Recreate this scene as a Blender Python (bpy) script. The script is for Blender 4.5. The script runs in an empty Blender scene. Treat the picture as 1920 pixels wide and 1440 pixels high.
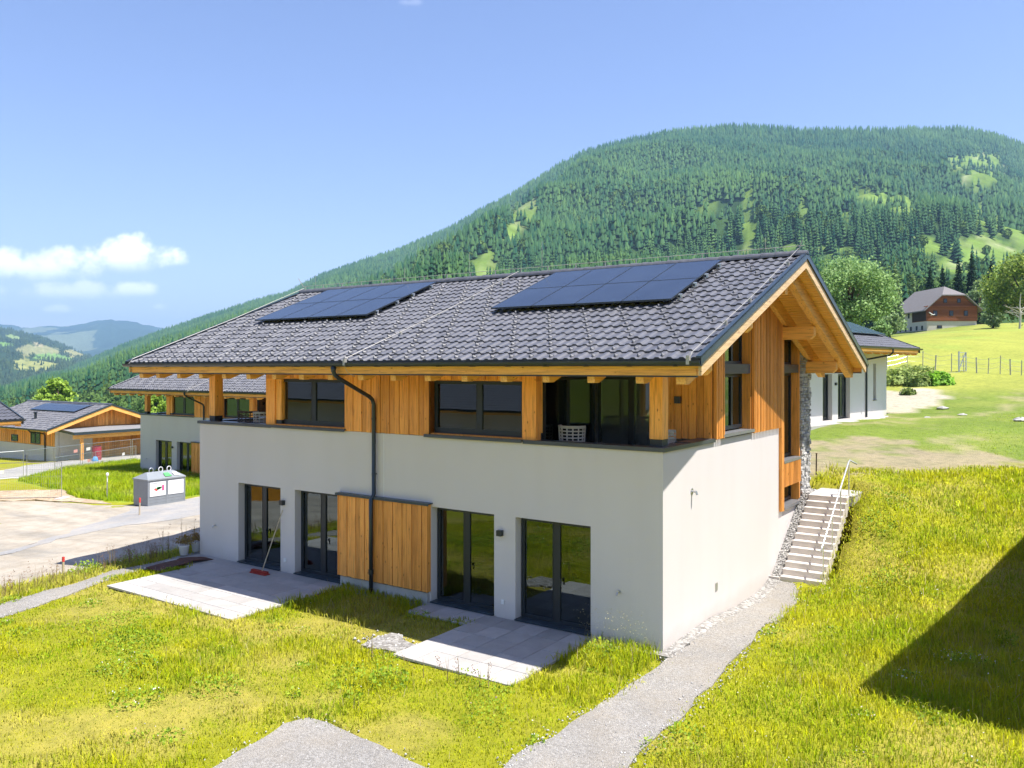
import bpy, math, random
import numpy as np
from mathutils import Vector, Matrix

random.seed(11)
rng = np.random.default_rng(11)
S = bpy.context.scene
COL = S.collection
R = math.radians

# ------------------------------------------------------------------ camera
CAM = Vector((6.951, -15.349, 5.70))
cd = bpy.data.cameras.new("camera")
cam = bpy.data.objects.new("camera", cd)
COL.objects.link(cam)
cam.location = CAM
cam.rotation_euler = (R(90), 0, R(34.691))
cd.sensor_width = 36.0
cd.lens = 1553.0 / 1920.0 * 36.0
cd.shift_y = -30.0 / 1920.0
cd.clip_start = 0.3
cd.clip_end = 40000.0
S.camera = cam

# ------------------------------------------------------------------ view, world, sun
S.view_settings.view_transform = 'Standard'
S.view_settings.look = 'None'
S.view_settings.gamma = 1.0
S.view_settings.exposure = 0.92
S.cycles.use_denoising = True
S.cycles.use_adaptive_sampling = True
S.cycles.adaptive_threshold = 0.02
S.cycles.max_bounces = 8
S.cycles.diffuse_bounces = 3
S.cycles.glossy_bounces = 3
S.cycles.transmission_bounces = 4
S.cycles.transparent_max_bounces = 16
S.cycles.volume_bounces = 0
S.cycles.caustics_reflective = False
S.cycles.caustics_refractive = False

SUN = Vector((1.0, 0.19, 2.16)).normalized()
sl = bpy.data.lights.new("sun", 'SUN')
sl.energy = 5.0
sl.angle = R(0.53)
sl.color = (1.0, 0.955, 0.88)
so = bpy.data.objects.new("sun", sl)
COL.objects.link(so)
so.rotation_euler = SUN.to_track_quat('Z', 'Y').to_euler()
so.location = (30, 10, 60)

W = bpy.data.worlds.new("World")
S.world = W
W.use_nodes = True


def lk(nt, a, b):
    nt.links.new(a, b)


def nd(nt, typ, **kw):
    n = nt.nodes.new(typ)
    for k, v in kw.items():
        setattr(n, k, v)
    return n


def mth(nt, op, a, b=None, c=None, clamp=False):
    n = nt.nodes.new('ShaderNodeMath')
    n.operation = op
    n.use_clamp = clamp
    for i, v in enumerate((a, b, c)):
        if v is None:
            continue
        if hasattr(v, 'links') or hasattr(v, 'is_output'):
            nt.links.new(v, n.inputs[i])
        else:
            n.inputs[i].default_value = v
    return n.outputs[0]


def build_world():
    nt = W.node_tree
    nt.nodes.clear()
    out = nd(nt, 'ShaderNodeOutputWorld')
    bg = nd(nt, 'ShaderNodeBackground')
    sky = nd(nt, 'ShaderNodeTexSky')
    sky.sky_type = 'NISHITA'
    sky.sun_disc = False
    sky.sun_elevation = math.asin(SUN.z)
    sky.sun_rotation = math.atan2(SUN.x, SUN.y)
    sky.altitude = 800
    sky.air_density = 1.15
    sky.dust_density = 0.8
    sky.ozone_density = 1.2
    # clouds: a patch of cumulus low over the valley, fixed in world directions
    tc = nd(nt, 'ShaderNodeTexCoord')
    g = tc.outputs['Generated']

    def dot(vec):
        n = nd(nt, 'ShaderNodeVectorMath', operation='DOT_PRODUCT')
        lk(nt, g, n.inputs[0])
        n.inputs[1].default_value = vec
        return n.outputs['Value']
    a = R(34.691)
    fx = mth(nt, 'MAXIMUM', dot((-math.sin(a), math.cos(a), 0)), 0.01)
    u = mth(nt, 'DIVIDE', dot((math.cos(a), math.sin(a), 0)), fx)
    v = mth(nt, 'DIVIDE', dot((0, 0, 1)), fx)
    cmb = nd(nt, 'ShaderNodeCombineXYZ')
    lk(nt, u, cmb.inputs[0])
    lk(nt, v, cmb.inputs[1])
    nz = nd(nt, 'ShaderNodeTexNoise')
    nz.inputs['Scale'].default_value = 27
    nz.inputs['Detail'].default_value = 7
    nz.inputs['Roughness'].default_value = 0.58
    lk(nt, cmb.outputs[0], nz.inputs['Vector'])
    nzc = mth(nt, 'SUBTRACT', nz.outputs['Fac'], 0.5)
    tot = None
    for px, py, hw, hh, wgt in [(240, 480, 104, 42, 1.0), (95, 500, 110, 42, .85), (5, 494, 66, 38, .9),
                                (255, 543, 62, 20, .62), (120, 545, 125, 24, .5), (105, 580, 40, 12, .35),
                                (300, 576, 18, 10, .4), (770, 5, 30, 10, .1)]:
        u0, v0 = (px - 960) / 1553., (690 - py) / 1553.
        du = mth(nt, 'DIVIDE', mth(nt, 'SUBTRACT', u, u0), hw / 1553.)
        dv = mth(nt, 'DIVIDE', mth(nt, 'SUBTRACT', v, v0), hh / 1553.)
        q = mth(nt, 'ADD', mth(nt, 'MULTIPLY', du, du), mth(nt, 'MULTIPLY', dv, dv))
        e = mth(nt, 'MULTIPLY', mth(nt, 'SUBTRACT', 1.0, q), 0.75)
        e = mth(nt, 'ADD', e, mth(nt, 'MULTIPLY', nzc, 2.4))
        mr = nd(nt, 'ShaderNodeMapRange', interpolation_type='SMOOTHSTEP')
        lk(nt, e, mr.inputs['Value'])
        mr.inputs['From Min'].default_value = 0.02
        mr.inputs['From Max'].default_value = 0.8
        mr.inputs['To Max'].default_value = wgt
        m = mr.outputs['Result']
        # a flatter, softer underside
        lo = nd(nt, 'ShaderNodeMapRange', interpolation_type='SMOOTHSTEP')
        lk(nt, dv, lo.inputs['Value'])
        lo.inputs['From Min'].default_value = -0.95
        lo.inputs['From Max'].default_value = 0.1
        m = mth(nt, 'MULTIPLY', m, lo.outputs['Result'])
        tot = m if tot is None else mth(nt, 'MAXIMUM', tot, m)
    mix = nd(nt, 'ShaderNodeMix', data_type='RGBA')
    lk(nt, tot, mix.inputs[0])
    tint = nd(nt, 'ShaderNodeMix', data_type='RGBA', blend_type='MULTIPLY')
    tint.inputs[0].default_value = 1.0
    lk(nt, sky.outputs[0], tint.inputs[6])
    tint.inputs[7].default_value = SKY_TINT
    lk(nt, tint.outputs[2], mix.inputs[6])
    mix.inputs[7].default_value = (11.9, 12.0, 12.3, 1)
    lk(nt, mix.outputs[2], bg.inputs['Color'])
    bg.inputs['Strength'].default_value = 0.092
    lk(nt, bg.outputs[0], out.inputs['Surface'])


SKY_TINT = (1.12, 1.05, 1.25, 1)
build_world()


# ------------------------------------------------------------------ materials
def new_mat(name):
    m = bpy.data.materials.new(name)
    m.use_nodes = True
    nt = m.node_tree
    b = nt.nodes['Principled BSDF']
    return m, nt, b


def obj_coord(nt, scale=(1, 1, 1), space='Object'):
    tc = nd(nt, 'ShaderNodeTexCoord')
    mp = nd(nt, 'ShaderNodeMapping')
    mp.inputs['Scale'].default_value = scale
    lk(nt, tc.outputs[space], mp.inputs['Vector'])
    return mp.outputs['Vector']


def noise(nt, vec, scale, detail=4, rough=.55):
    n = nd(nt, 'ShaderNodeTexNoise')
    n.inputs['Scale'].default_value = scale
    n.inputs['Detail'].default_value = detail
    n.inputs['Roughness'].default_value = rough
    lk(nt, vec, n.inputs['Vector'])
    return n.outputs['Fac']


def ramp(nt, fac, stops):
    r = nd(nt, 'ShaderNodeValToRGB')
    el = r.color_ramp.elements
    while len(el) < len(stops):
        el.new(0.5)
    for e, (p, c) in zip(el, stops):
        e.position = p
        e.color = (c[0], c[1], c[2], 1)
    lk(nt, fac, r.inputs[0])
    return r.outputs[0]


def mixc(nt, fac, a, b, blend='MIX'):
    n = nd(nt, 'ShaderNodeMix', data_type='RGBA', blend_type=blend)
    for i, v in ((0, fac), (6, a), (7, b)):
        if isinstance(v, (tuple, list)):
            n.inputs[i].default_value = (v[0], v[1], v[2], 1)
        elif isinstance(v, (float, int)):
            n.inputs[i].default_value = v
        else:
            lk(nt, v, n.inputs[i])
    return n.outputs[2]


def bump(nt, b, height, strength, dist):
    n = nd(nt, 'ShaderNodeBump')
    n.inputs['Strength'].default_value = strength
    n.inputs['Distance'].default_value = dist
    lk(nt, height, n.inputs['Height'])
    lk(nt, n.outputs[0], b.inputs['Normal'])


def simple(name, col, rough=.6, metal=0.0, spec=.5, var=.12, nscale=3.0, bstr=0.0):
    m, nt, b = new_mat(name)
    v = obj_coord(nt)
    f = noise(nt, v, nscale, 5)
    c = ramp(nt, f, [(.3, [x * (1 - var) for x in col]), (.7, [min(1, x * (1 + var)) for x in col])])
    lk(nt, c, b.inputs['Base Color'])
    b.inputs['Roughness'].default_value = rough
    b.inputs['Metallic'].default_value = metal
    b.inputs['Specular IOR Level'].default_value = spec
    if bstr:
        bump(nt, b, noise(nt, v, nscale * 12, 4), bstr, .01)
    return m


def wood_mat(name, col, axis, dark=.55, rough=.55, board=0.0, baxis=0):
    """spruce: grain stretched along `axis`, tint per island, knots"""
    m, nt, b = new_mat(name)
    sc = [14., 14., 14.]
    sc[axis] = .9
    v = obj_coord(nt, sc)
    g1 = noise(nt, v, 1.6, 6, .6)
    sc2 = [34., 34., 34.]
    sc2[axis] = 1.4
    g2 = noise(nt, obj_coord(nt, sc2), 1.5, 4, .6)
    geo = nd(nt, 'ShaderNodeNewGeometry')
    rnd = geo.outputs['Random Per Island']
    base = ramp(nt, g1, [(.25, [c * dark for c in col]), (.5, col), (.8, [min(1, c * 1.22) for c in col])])
    fine = ramp(nt, g2, [(.3, (.74, .68, .6)), (.62, (1, 1, 1))])
    c = mixc(nt, .75, base, fine, 'MULTIPLY')
    tint = ramp(nt, rnd, [(0., (.72, .66, .58)), (.5, (1, .98, .95)), (1., (1.16, 1.14, 1.1))])
    c = mixc(nt, 1.0, c, tint, 'MULTIPLY')
    sk = [7., 7., 7.]
    sk[axis] = 3.2
    vo = nd(nt, 'ShaderNodeTexVoronoi')
    vo.inputs['Scale'].default_value = 1.0
    lk(nt, obj_coord(nt, sk), vo.inputs['Vector'])
    kn = ramp(nt, vo.outputs['Distance'], [(.05, (.32, .2, .12)), (.13, (1, 1, 1))])
    c = mixc(nt, .85, c, kn, 'MULTIPLY')
    lk(nt, c, b.inputs['Base Color'])
    b.inputs['Roughness'].default_value = rough
    b.inputs['Specular IOR Level'].default_value = .35
    bump(nt, b, g2, .25, .004)
    return m


def plaster_mat(name, col):
    m, nt, b = new_mat(name)
    v = obj_coord(nt)
    big = noise(nt, v, .35, 4)
    c = ramp(nt, big, [(.3, [x * .955 for x in col]), (.7, col)])
    st = noise(nt, obj_coord(nt, (1.7, 1.7, .16)), 1.3, 5)
    c = mixc(nt, 1.0, c, ramp(nt, st, [(.28, (.975, .972, .968)), (.55, (1, 1, 1))]), 'MULTIPLY')
    # splash dirt in the bottom hand's breadth of the render
    sx = nd(nt, 'ShaderNodeSeparateXYZ')
    lk(nt, v, sx.inputs[0])
    h = mth(nt, 'ADD', sx.outputs[2], mth(nt, 'MULTIPLY', noise(nt, v, 2.2, 5), -.35))
    mr = nd(nt, 'ShaderNodeMapRange')
    lk(nt, h, mr.inputs[0])
    mr.inputs[1].default_value = -.15
    mr.inputs[2].default_value = .22
    c = mixc(nt, mr.outputs[0], mixc(nt, .35, c, (.42, .36, .28)), c)
    lk(nt, c, b.inputs['Base Color'])
    c = mixc(nt, 1., c, ramp(nt, noise(nt, v, 55, 4, .7), [(.35, (.93, .93, .93)), (.65, (1.03, 1.03, 1.03))]), 'MULTIPLY')
    lk(nt, c, b.inputs['Base Color'])
    b.inputs['Roughness'].default_value = .9
    b.inputs['Specular IOR Level'].default_value = .2
    bump(nt, b, noise(nt, v, 70, 4), .5, .006)
    return m


def glass_mat(name, tint=(.94, .985, 1.0), ior=2.0):
    m = bpy.data.materials.new(name)
    m.use_nodes = True
    nt = m.node_tree
    nt.nodes.clear()
    out = nd(nt, 'ShaderNodeOutputMaterial')
    tr = nd(nt, 'ShaderNodeBsdfTransparent')
    tr.inputs[0].default_value = (*tint, 1)
    gl = nd(nt, 'ShaderNodeBsdfGlossy')
    gl.inputs['Roughness'].default_value = 0.0
    gl.inputs['Color'].default_value = (.80, .95, 1.0, 1)
    fr = nd(nt, 'ShaderNodeFresnel')
    fr.inputs['IOR'].default_value = ior
    # very slight waviness of large panes
    bp = nd(nt, 'ShaderNodeBump')
    bp.inputs['Strength'].default_value = .06
    bp.inputs['Distance'].default_value = .02
    lk(nt, noise(nt, obj_coord(nt), .8, 1), bp.inputs['Height'])
    lk(nt, bp.outputs[0], gl.inputs['Normal'])
    mx = nd(nt, 'ShaderNodeMixShader')
    lk(nt, fr.outputs[0], mx.inputs[0])
    lk(nt, tr.outputs[0], mx.inputs[1])
    lk(nt, gl.outputs[0], mx.inputs[2])
    lk(nt, mx.outputs[0], out.inputs[0])
    return m


def leaf_mat(name, attr='col', transl=.35, rough=.6, spec=.25, upn=.35):
    m = bpy.data.materials.new(name)
    m.use_nodes = True
    nt = m.node_tree
    b = nt.nodes['Principled BSDF']
    out = nt.nodes['Material Output']
    at = nd(nt, 'ShaderNodeAttribute')
    at.attribute_name = attr
    lk(nt, at.outputs['Color'], b.inputs['Base Color'])
    b.inputs['Roughness'].default_value = rough
    b.inputs['Specular IOR Level'].default_value = spec
    # foliage is a loose volume: shade it with normals leaning upward
    geo = nd(nt, 'ShaderNodeNewGeometry')
    vm = nd(nt, 'ShaderNodeMix', data_type='VECTOR')
    vm.inputs[0].default_value = upn
    lk(nt, geo.outputs['Normal'], vm.inputs[4])
    vm.inputs[5].default_value = (0, 0, 1)
    nn = nd(nt, 'ShaderNodeVectorMath', operation='NORMALIZE')
    lk(nt, vm.outputs[1], nn.inputs[0])
    lk(nt, nn.outputs[0], b.inputs['Normal'])
    if transl:
        t = nd(nt, 'ShaderNodeBsdfTranslucent')
        lk(nt, at.outputs['Color'], t.inputs['Color'])
        mx = nd(nt, 'ShaderNodeMixShader')
        mx.inputs[0].default_value = transl
        lk(nt, b.outputs[0], mx.inputs[1])
        lk(nt, t.outputs[0], mx.inputs[2])
        lk(nt, mx.outputs[0], out.inputs[0])
    return m


def gravel_mat(name, c1, c2, scale=38, dirt=(.36, .31, .25), dirt_amt=.5, bstr=.8):
    m, nt, b = new_mat(name)
    v = obj_coord(nt)
    vo = nd(nt, 'ShaderNodeTexVoronoi')
    vo.inputs['Scale'].default_value = scale
    lk(nt, v, vo.inputs['Vector'])
    sp = nd(nt, 'ShaderNodeSeparateColor')
    lk(nt, vo.outputs['Color'], sp.inputs[0])
    c = ramp(nt, sp.outputs[0], [(0., c1), (.55, [(a + d) / 2 for a, d in zip(c1, c2)]), (1., c2)])
    n2 = noise(nt, v, 1.1, 6, .65)
    c = mixc(nt, mth(nt, 'MULTIPLY', ramp(nt, n2, [(.42, (0, 0, 0)), (.68, (1, 1, 1))]), dirt_amt), c, dirt)
    n3 = noise(nt, v, .33, 3)
    c = mixc(nt, 1., c, ramp(nt, n3, [(.3, (.86, .86, .86)), (.7, (1.06, 1.05, 1.03))]), 'MULTIPLY')
    lk(nt, c, b.inputs['Base Color'])
    b.inputs['Roughness'].default_value = .95
    b.inputs['Specular IOR Level'].default_value = .15
    h = mth(nt, 'MULTIPLY', vo.outputs['Distance'], -1.0)
    bump(nt, b, h, bstr, .02)
    return m


M = {}
M['plaster'] = plaster_mat('plaster', (.69, .645, .628))
M['plaster_warm'] = plaster_mat('plaster_warm', (.72, .695, .66))
M['board'] = wood_mat('spruce_boards', (.95, .41, .095), 2)
M['board_y'] = wood_mat('larch_slats', (.90, .38, .085), 2, dark=.6)
M['timber_x'] = wood_mat('glulam_lengthwise', (.95, .48, .12), 0)
M['timber_y'] = wood_mat('glulam_crosswise', (.95, .50, .135), 1)
M['timber_z'] = wood_mat('glulam_upright', (.95, .455, .115), 2)
M['pale_timber'] = wood_mat('pale_verge_board', (.70, .50, .28), 1, dark=.75)
M['soffit'] = wood_mat('soffit_boards', (.95, .52, .13), 0)
M['membrane'] = simple('black_facade_membrane', (.035, .022, .014), .9, 0, .1, .2)
M['metal'] = simple('anthracite_metal', (.022, .028, .036), .38, .0, .5, .15)
M['gutter'] = simple('anthracite_gutter', (.03, .04, .052), .3, .3, .5, .12)
M['flash'] = simple('anthracite_flashing', (.045, .065, .085), .32, .35, .5, .12)
M['cap'] = simple('parapet_sheet', (.075, .085, .105), .38, .35, .5, .12, 1.2)
M['sill'] = simple('aluminium_sill', (.22, .225, .235), .4, .35, .5, .08)
M['frame'] = simple('window_frame', (.014, .02, .027), .42, 0, .5, .12)
M['blind'] = simple('blind_box', (.075, .06, .055), .5, 0, .4, .08)
M['glass'] = glass_mat('glass')
M['glass_dark'] = glass_mat('glass_dark', (.88, .91, .91), 1.9)
M['inner'] = simple('inner_wall', (.74, .72, .69), .9, 0, .2, .05)
M['inner_floor'] = simple('inner_floor', (.36, .29, .21), .5, 0, .4, .15)
M['concrete'] = simple('concrete', (.44, .425, .40), .9, 0, .2, .12, 2.5, .3)
M['steel'] = simple('galvanised_steel', (.55, .56, .57), .35, .8, .5, .1)
M['steel_pale'] = simple('brushed_rail', (.72, .72, .72), .3, .6, .5, .05)
M['white'] = simple('white_plastic', (.78, .78, .77), .45, 0, .5, .04)
M['wire'] = simple('lightning_wire', (.42, .40, .36), .5, .3, .5, .1)
M['stone'] = None
M['pot'] = simple('white_pot', (.72, .71, .69), .6, 0, .4, .05)
M['mat_brown'] = simple('brown_matting', (.11, .055, .04), .9, 0, .2, .25, 6)
M['red'] = simple('red_broom', (.30, .03, .02), .7, 0, .3, .2, 20)
M['red_paint'] = simple('signal_red', (.72, .06, .05), .5, 0, .4, .1)
M['blue'] = simple('blue_plastic', (.09, .3, .62), .5, 0, .4, .1)
M['handle_wood'] = simple('pale_stick', (.5, .42, .3), .6, 0, .3, .1)
M['curtain'] = simple('curtain_cloth', (.90, .85, .76), .9, 0, .1, .06)
M['bark'] = simple('bark', (.10, .075, .055), .95, 0, .1, .35, 4, .5)
M['leaf'] = leaf_mat('leaves')
M['needle'] = leaf_mat('needles', transl=.2, rough=.8, spec=.08, upn=.3)
M['grass'] = leaf_mat('grass_blades', transl=.5, rough=.8, spec=.05, upn=.85)
M['gravel'] = gravel_mat('path_gravel', (.23, .217, .20), (.41, .392, .365), 46, (.33, .29, .235), .5)
M['pebble'] = gravel_mat('pebble_strip', (.17, .16, .15), (.46, .45, .43), 17, (.35, .31, .26), .2, 1.0)


def solar_mat():
    m, nt, b = new_mat('solar_glass')
    v = obj_coord(nt)
    f = noise(nt, v, 1.2, 2)
    c = ramp(nt, f, [(.3, (.017, .024, .042)), (.7, (.024, .033, .055))])
    lk(nt, c, b.inputs['Base Color'])
    b.inputs['Roughness'].default_value = .16
    b.inputs['Specular IOR Level'].default_value = .55
    return m


M['solar'] = solar_mat()


def tile_mat(name, col):
    m, nt, b = new_mat(name)
    geo = nd(nt, 'ShaderNodeNewGeometry')
    v = obj_coord(nt)
    n1 = noise(nt, v, 9, 4)
    c = ramp(nt, n1, [(.3, [x * .8 for x in col]), (.7, [x * 1.2 for x in col])])
    n2 = noise(nt, obj_coord(nt, (3, .7, 1)), 1.1, 5)
    c = mixc(nt, .9, c, ramp(nt, n2, [(.3, (.8, .8, .82)), (.7, (1.15, 1.12, 1.1))]), 'MULTIPLY')
    lk(nt, c, b.inputs['Base Color'])
    b.inputs['Roughness'].default_value = .47
    b.inputs['Specular IOR Level'].default_value = .6
    bump(nt, b, noise(nt, v, 60, 3), .12, .004)
    return m


M['tile'] = tile_mat('concrete_tile', (.104, .106, .120))


def stone_mat():
    m, nt, b = new_mat('dry_stone')
    geo = nd(nt, 'ShaderNodeNewGeometry')
    v = obj_coord(nt)
    c = ramp(nt, geo.outputs['Random Per Island'], [(0, (.27, .265, .26)), (.35, (.44, .43, .415)), (.7, (.58, .565, .54)), (1, (.70, .675, .64))])
    n = noise(nt, v, 14, 5, .65)
    c = mixc(nt, 1., c, ramp(nt, n, [(.3, (.55, .55, .56)), (.65, (1.05, 1.04, 1.02))]), 'MULTIPLY')
    lk(nt, c, b.inputs['Base Color'])
    b.inputs['Roughness'].default_value = .95
    bump(nt, b, n, .8, .02)
    return m


M['stone'] = stone_mat()


def paver_mat():
    m, nt, b = new_mat('terrace_paver')
    v = obj_coord(nt)
    geo = nd(nt, 'ShaderNodeNewGeometry')
    c = ramp(nt, geo.outputs['Random Per Island'], [(0, (.35, .335, .32)), (1, (.48, .46, .44))])
    n = noise(nt, v, 2.2, 6, .65)
    c = mixc(nt, 1., c, ramp(nt, n, [(.3, (.84, .83, .81)), (.7, (1.04, 1.03, 1.02))]), 'MULTIPLY')
    lk(nt, c, b.inputs['Base Color'])
    b.inputs['Roughness'].default_value = .85
    bump(nt, b, noise(nt, v, 90, 3), .2, .003)
    return m


M['paver'] = paver_mat()


def ground_mat():
    m, nt, b = new_mat('ground')
    at = nd(nt, 'ShaderNodeAttribute')
    at.attribute_name = 'col'
    v = obj_coord(nt, space='Object')
    n1 = noise(nt, v, 3.0, 8, .7)
    c = mixc(nt, 1., at.outputs['Color'], ramp(nt, n1, [(.3, (.66, .68, .66)), (.5, (1, 1, 1)), (.72, (1.22, 1.16, 1.15))]), 'MULTIPLY')
    n2 = noise(nt, v, .21, 5, .6)
    c = mixc(nt, 1., c, ramp(nt, n2, [(.3, (.84, .86, .84)), (.7, (1.12, 1.1, 1.05))]), 'MULTIPLY')
    lk(nt, c, b.inputs['Base Color'])
    b.inputs['Roughness'].default_value = .95
    b.inputs['Specular IOR Level'].default_value = .1
    bump(nt, b, noise(nt, v, 9, 8, .75), .7, .06)
    return m


M['ground'] = ground_mat()


# ------------------------------------------------------------------ mesh helpers
class MB:
    """collects shapes and links them as ONE mesh object"""

    def __init__(s):
        s.v, s.f = [], []

    def add(s, vs, fs):
        k = len(s.v)
        s.v += [tuple(p) for p in vs]
        s.f += [tuple(i + k for i in f) for f in fs]

    def box(s, x0, x1, y0, y1, z0, z1):
        x0, x1 = sorted((x0, x1))
        y0, y1 = sorted((y0, y1))
        z0, z1 = sorted((z0, z1))
        s.add([(x0, y0, z0), (x1, y0, z0), (x1, y1, z0), (x0, y1, z0), (x0, y0, z1), (x1, y0, z1), (x1, y1, z1), (x0, y1, z1)],
              [(0, 3, 2, 1), (4, 5, 6, 7), (0, 1, 5, 4), (1, 2, 6, 5), (2, 3, 7, 6), (3, 0, 4, 7)])
        return s

    def prism(s, poly, ext):
        """poly: 3-D points of a planar outline; ext: extrusion vector"""
        n = len(poly)
        e = Vector(ext)
        a = [Vector(p) for p in poly]
        vs = a + [p + e for p in a]
        nrm = Vector((0, 0, 0))
        for i in range(n):
            p, q = a[i], a[(i + 1) % n]
            nrm += p.cross(q)
        fs = [tuple(range(n)), tuple(range(2 * n - 1, n - 1, -1))]
        fs += [(i, i + n, (i + 1) % n + n, (i + 1) % n) for i in range(n)]
        if nrm.dot(e) > 0:
            fs = [tuple(reversed(f)) for f in fs]
        s.add(vs, fs)
        return s

    def bar(s, p, q, w, h=None, up=(0, 0, 1)):
        """square bar from p to q"""
        h = h or w
        p, q = Vector(p), Vector(q)
        d = (q - p).normalized()
        u = Vector(up)
        if abs(d.dot(u)) > .98:
            u = Vector((0, 1, 0))
        r = d.cross(u).normalized() * (w / 2)
        t = r.cross(d).normalized() * (h / 2)
        vs = []
        for c in (p, q):
            vs += [c - r - t, c + r - t, c + r + t, c - r + t]
        s.add(vs, [(0, 3, 2, 1), (4, 5, 6, 7), (0, 1, 5, 4), (1, 2, 6, 5), (2, 3, 7, 6), (3, 0, 4, 7)])
        return s

    def tube(s, pts, r, n=8, r2=None):
        pts = [Vector(p) for p in pts]
        k = len(pts)
        rings = []
        prev = None
        for i, p in enumerate(pts):
            d = (pts[min(i + 1, k - 1)] - pts[max(i - 1, 0)]).normalized()
            if prev is None:
                u = Vector((0, 0, 1)) if abs(d.z) < .9 else Vector((1, 0, 0))
                a = d.cross(u).normalized()
            else:
                a = (prev - d * prev.dot(d)).normalized()
            prev = a
            b = d.cross(a).normalized()
            rr = r if r2 is None else r + (r2 - r) * i / (k - 1)
            rings.append([p + (a * math.cos(t) + b * math.sin(t)) * rr for t in [2 * math.pi * j / n for j in range(n)]])
        vs = [p for g in rings for p in g]
        fs = []
        for i in range(k - 1):
            for j in range(n):
                a0, b0 = i * n + j, i * n + (j + 1) % n
                fs.append((a0, b0, b0 + n, a0 + n))
        fs.append(tuple(range(n - 1, -1, -1)))
        fs.append(tuple(range((k - 1) * n, k * n)))
        s.add(vs, fs)
        return s

    def lathe(s, prof, c=(0, 0, 0), n=16):
        vs, fs = [], []
        for r, z in prof:
            for j in range(n):
                t = 2 * math.pi * j / n
                vs.append((c[0] + r * math.cos(t), c[1] + r * math.sin(t), c[2] + z))
        for i in range(len(prof) - 1):
            for j in range(n):
                a, b = i * n + j, i * n + (j + 1) % n
                fs.append((a, b, b + n, a + n))
        fs.append(tuple(range(n - 1, -1, -1)))
        fs.append(tuple(range((len(prof) - 1) * n, len(prof) * n)))
        s.add(vs, fs)
        return s

    def grid_wall(s, us, zs, holes, P, depth):
        """a wall with real openings. us, zs: extents; holes: (u0,u1,z0,z1); P(u, d, z) -> point, d inward"""
        U = sorted(set([us[0], us[1]] + [h[0] for h in holes] + [h[1] for h in holes]))
        Z = sorted(set([zs[0], zs[1]] + [h[2] for h in holes] + [h[3] for h in holes]))
        U = [u for u in U if us[0] <= u <= us[1]]
        Z = [z for z in Z if zs[0] <= z <= zs[1]]
        nu, nz = len(U) - 1, len(Z) - 1

        def solid(i, j):
            if i < 0 or j < 0 or i >= nu or j >= nz:
                return False
            uc, zc = (U[i] + U[i + 1]) / 2, (Z[j] + Z[j + 1]) / 2
            return not any(h[0] < uc < h[1] and h[2] < zc < h[3] for h in holes)

        def quad(a, b, c, d):
            k = len(s.v)
            s.v += [tuple(a), tuple(b), tuple(c), tuple(d)]
            s.f.append((k, k + 1, k + 2, k + 3))
        for i in range(nu):
            for j in range(nz):
                if not solid(i, j):
                    continue
                a, b, c, d = U[i], U[i + 1], Z[j], Z[j + 1]
                quad(P(a, 0, c), P(b, 0, c), P(b, 0, d), P(a, 0, d))
                quad(P(b, depth, c), P(a, depth, c), P(a, depth, d), P(b, depth, d))
                if not solid(i - 1, j):
                    quad(P(a, depth, c), P(a, 0, c), P(a, 0, d), P(a, depth, d))
                if not solid(i + 1, j):
                    quad(P(b, 0, c), P(b, depth, c), P(b, depth, d), P(b, 0, d))
                if not solid(i, j - 1):
                    quad(P(a, depth, c), P(b, depth, c), P(b, 0, c), P(a, 0, c))
                if not solid(i, j + 1):
                    quad(P(a, 0, d), P(b, 0, d), P(b, depth, d), P(a, depth, d))
        return s

    def build(s, name, m, parent=None, bevel=0.0, smooth=False):
        me = bpy.data.meshes.new(name)
        me.from_pydata(s.v, [], s.f)
        me.update()
        me.materials.append(m)
        if smooth:
            me.polygons.foreach_set('use_smooth', [True] * len(me.polygons))
        o = bpy.data.objects.new(name, me)
        COL.objects.link(o)
        if parent:
            o.parent = parent
        if bevel:
            bm_ = o.modifiers.new('bevel', 'BEVEL')
            bm_.width = bevel
            bm_.segments = 1
            bm_.limit_method = 'ANGLE'
        return o


def np_obj(name, V, F, m, cols=None, smooth=False, parent=None):
    """fast mesh from numpy arrays; F is (n, k); cols per vertex (n,3)"""
    me = bpy.data.meshes.new(name)
    V = np.asarray(V, np.float32)
    F = np.asarray(F, np.int32)
    nf, k = F.shape
    me.vertices.add(len(V))
    me.vertices.foreach_set('co', V.ravel())
    me.loops.add(nf * k)
    me.loops.foreach_set('vertex_index', F.ravel())
    me.polygons.add(nf)
    me.polygons.foreach_set('loop_start', np.arange(nf, dtype=np.int32) * k)
    me.polygons.foreach_set('loop_total', np.full(nf, k, np.int32))
    if smooth:
        me.polygons.foreach_set('use_smooth', np.ones(nf, bool))
    me.update(calc_edges=True)
    if cols is not None:
        ca = me.color_attributes.new('col', 'FLOAT_COLOR', 'POINT')
        c4 = np.ones((len(V), 4), np.float32)
        c4[:, :3] = cols
        ca.data.foreach_set('color', c4.ravel())
    me.materials.append(m)
    o = bpy.data.objects.new(name, me)
    COL.objects.link(o)
    if parent:
        o.parent = parent
    return o


def tag(o, label=None, cat=None, group=None, kind=None):
    for k, v in (('label', label), ('category', cat), ('group', group), ('kind', kind)):
        if v:
            o[k] = v
    return o


def thing(name, label, cat, loc=(0, 0, 0), rz=0.0, group=None):
    o = bpy.data.objects.new(name, None)
    COL.objects.link(o)
    o.location = loc
    o.rotation_euler = (0, 0, rz)
    o.empty_display_size = .3
    return tag(o, label, cat, group)


def copy_tree(o, parent=None, keep=None):
    c = o.copy()
    COL.objects.link(c)
    c.parent = parent
    for ch in list(KIDS(o)):
        if keep is None or ch.name.split('.')[0] in keep:
            copy_tree(ch, c)
    return c


def KIDS(o):
    return [x for x in o.children]


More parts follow.
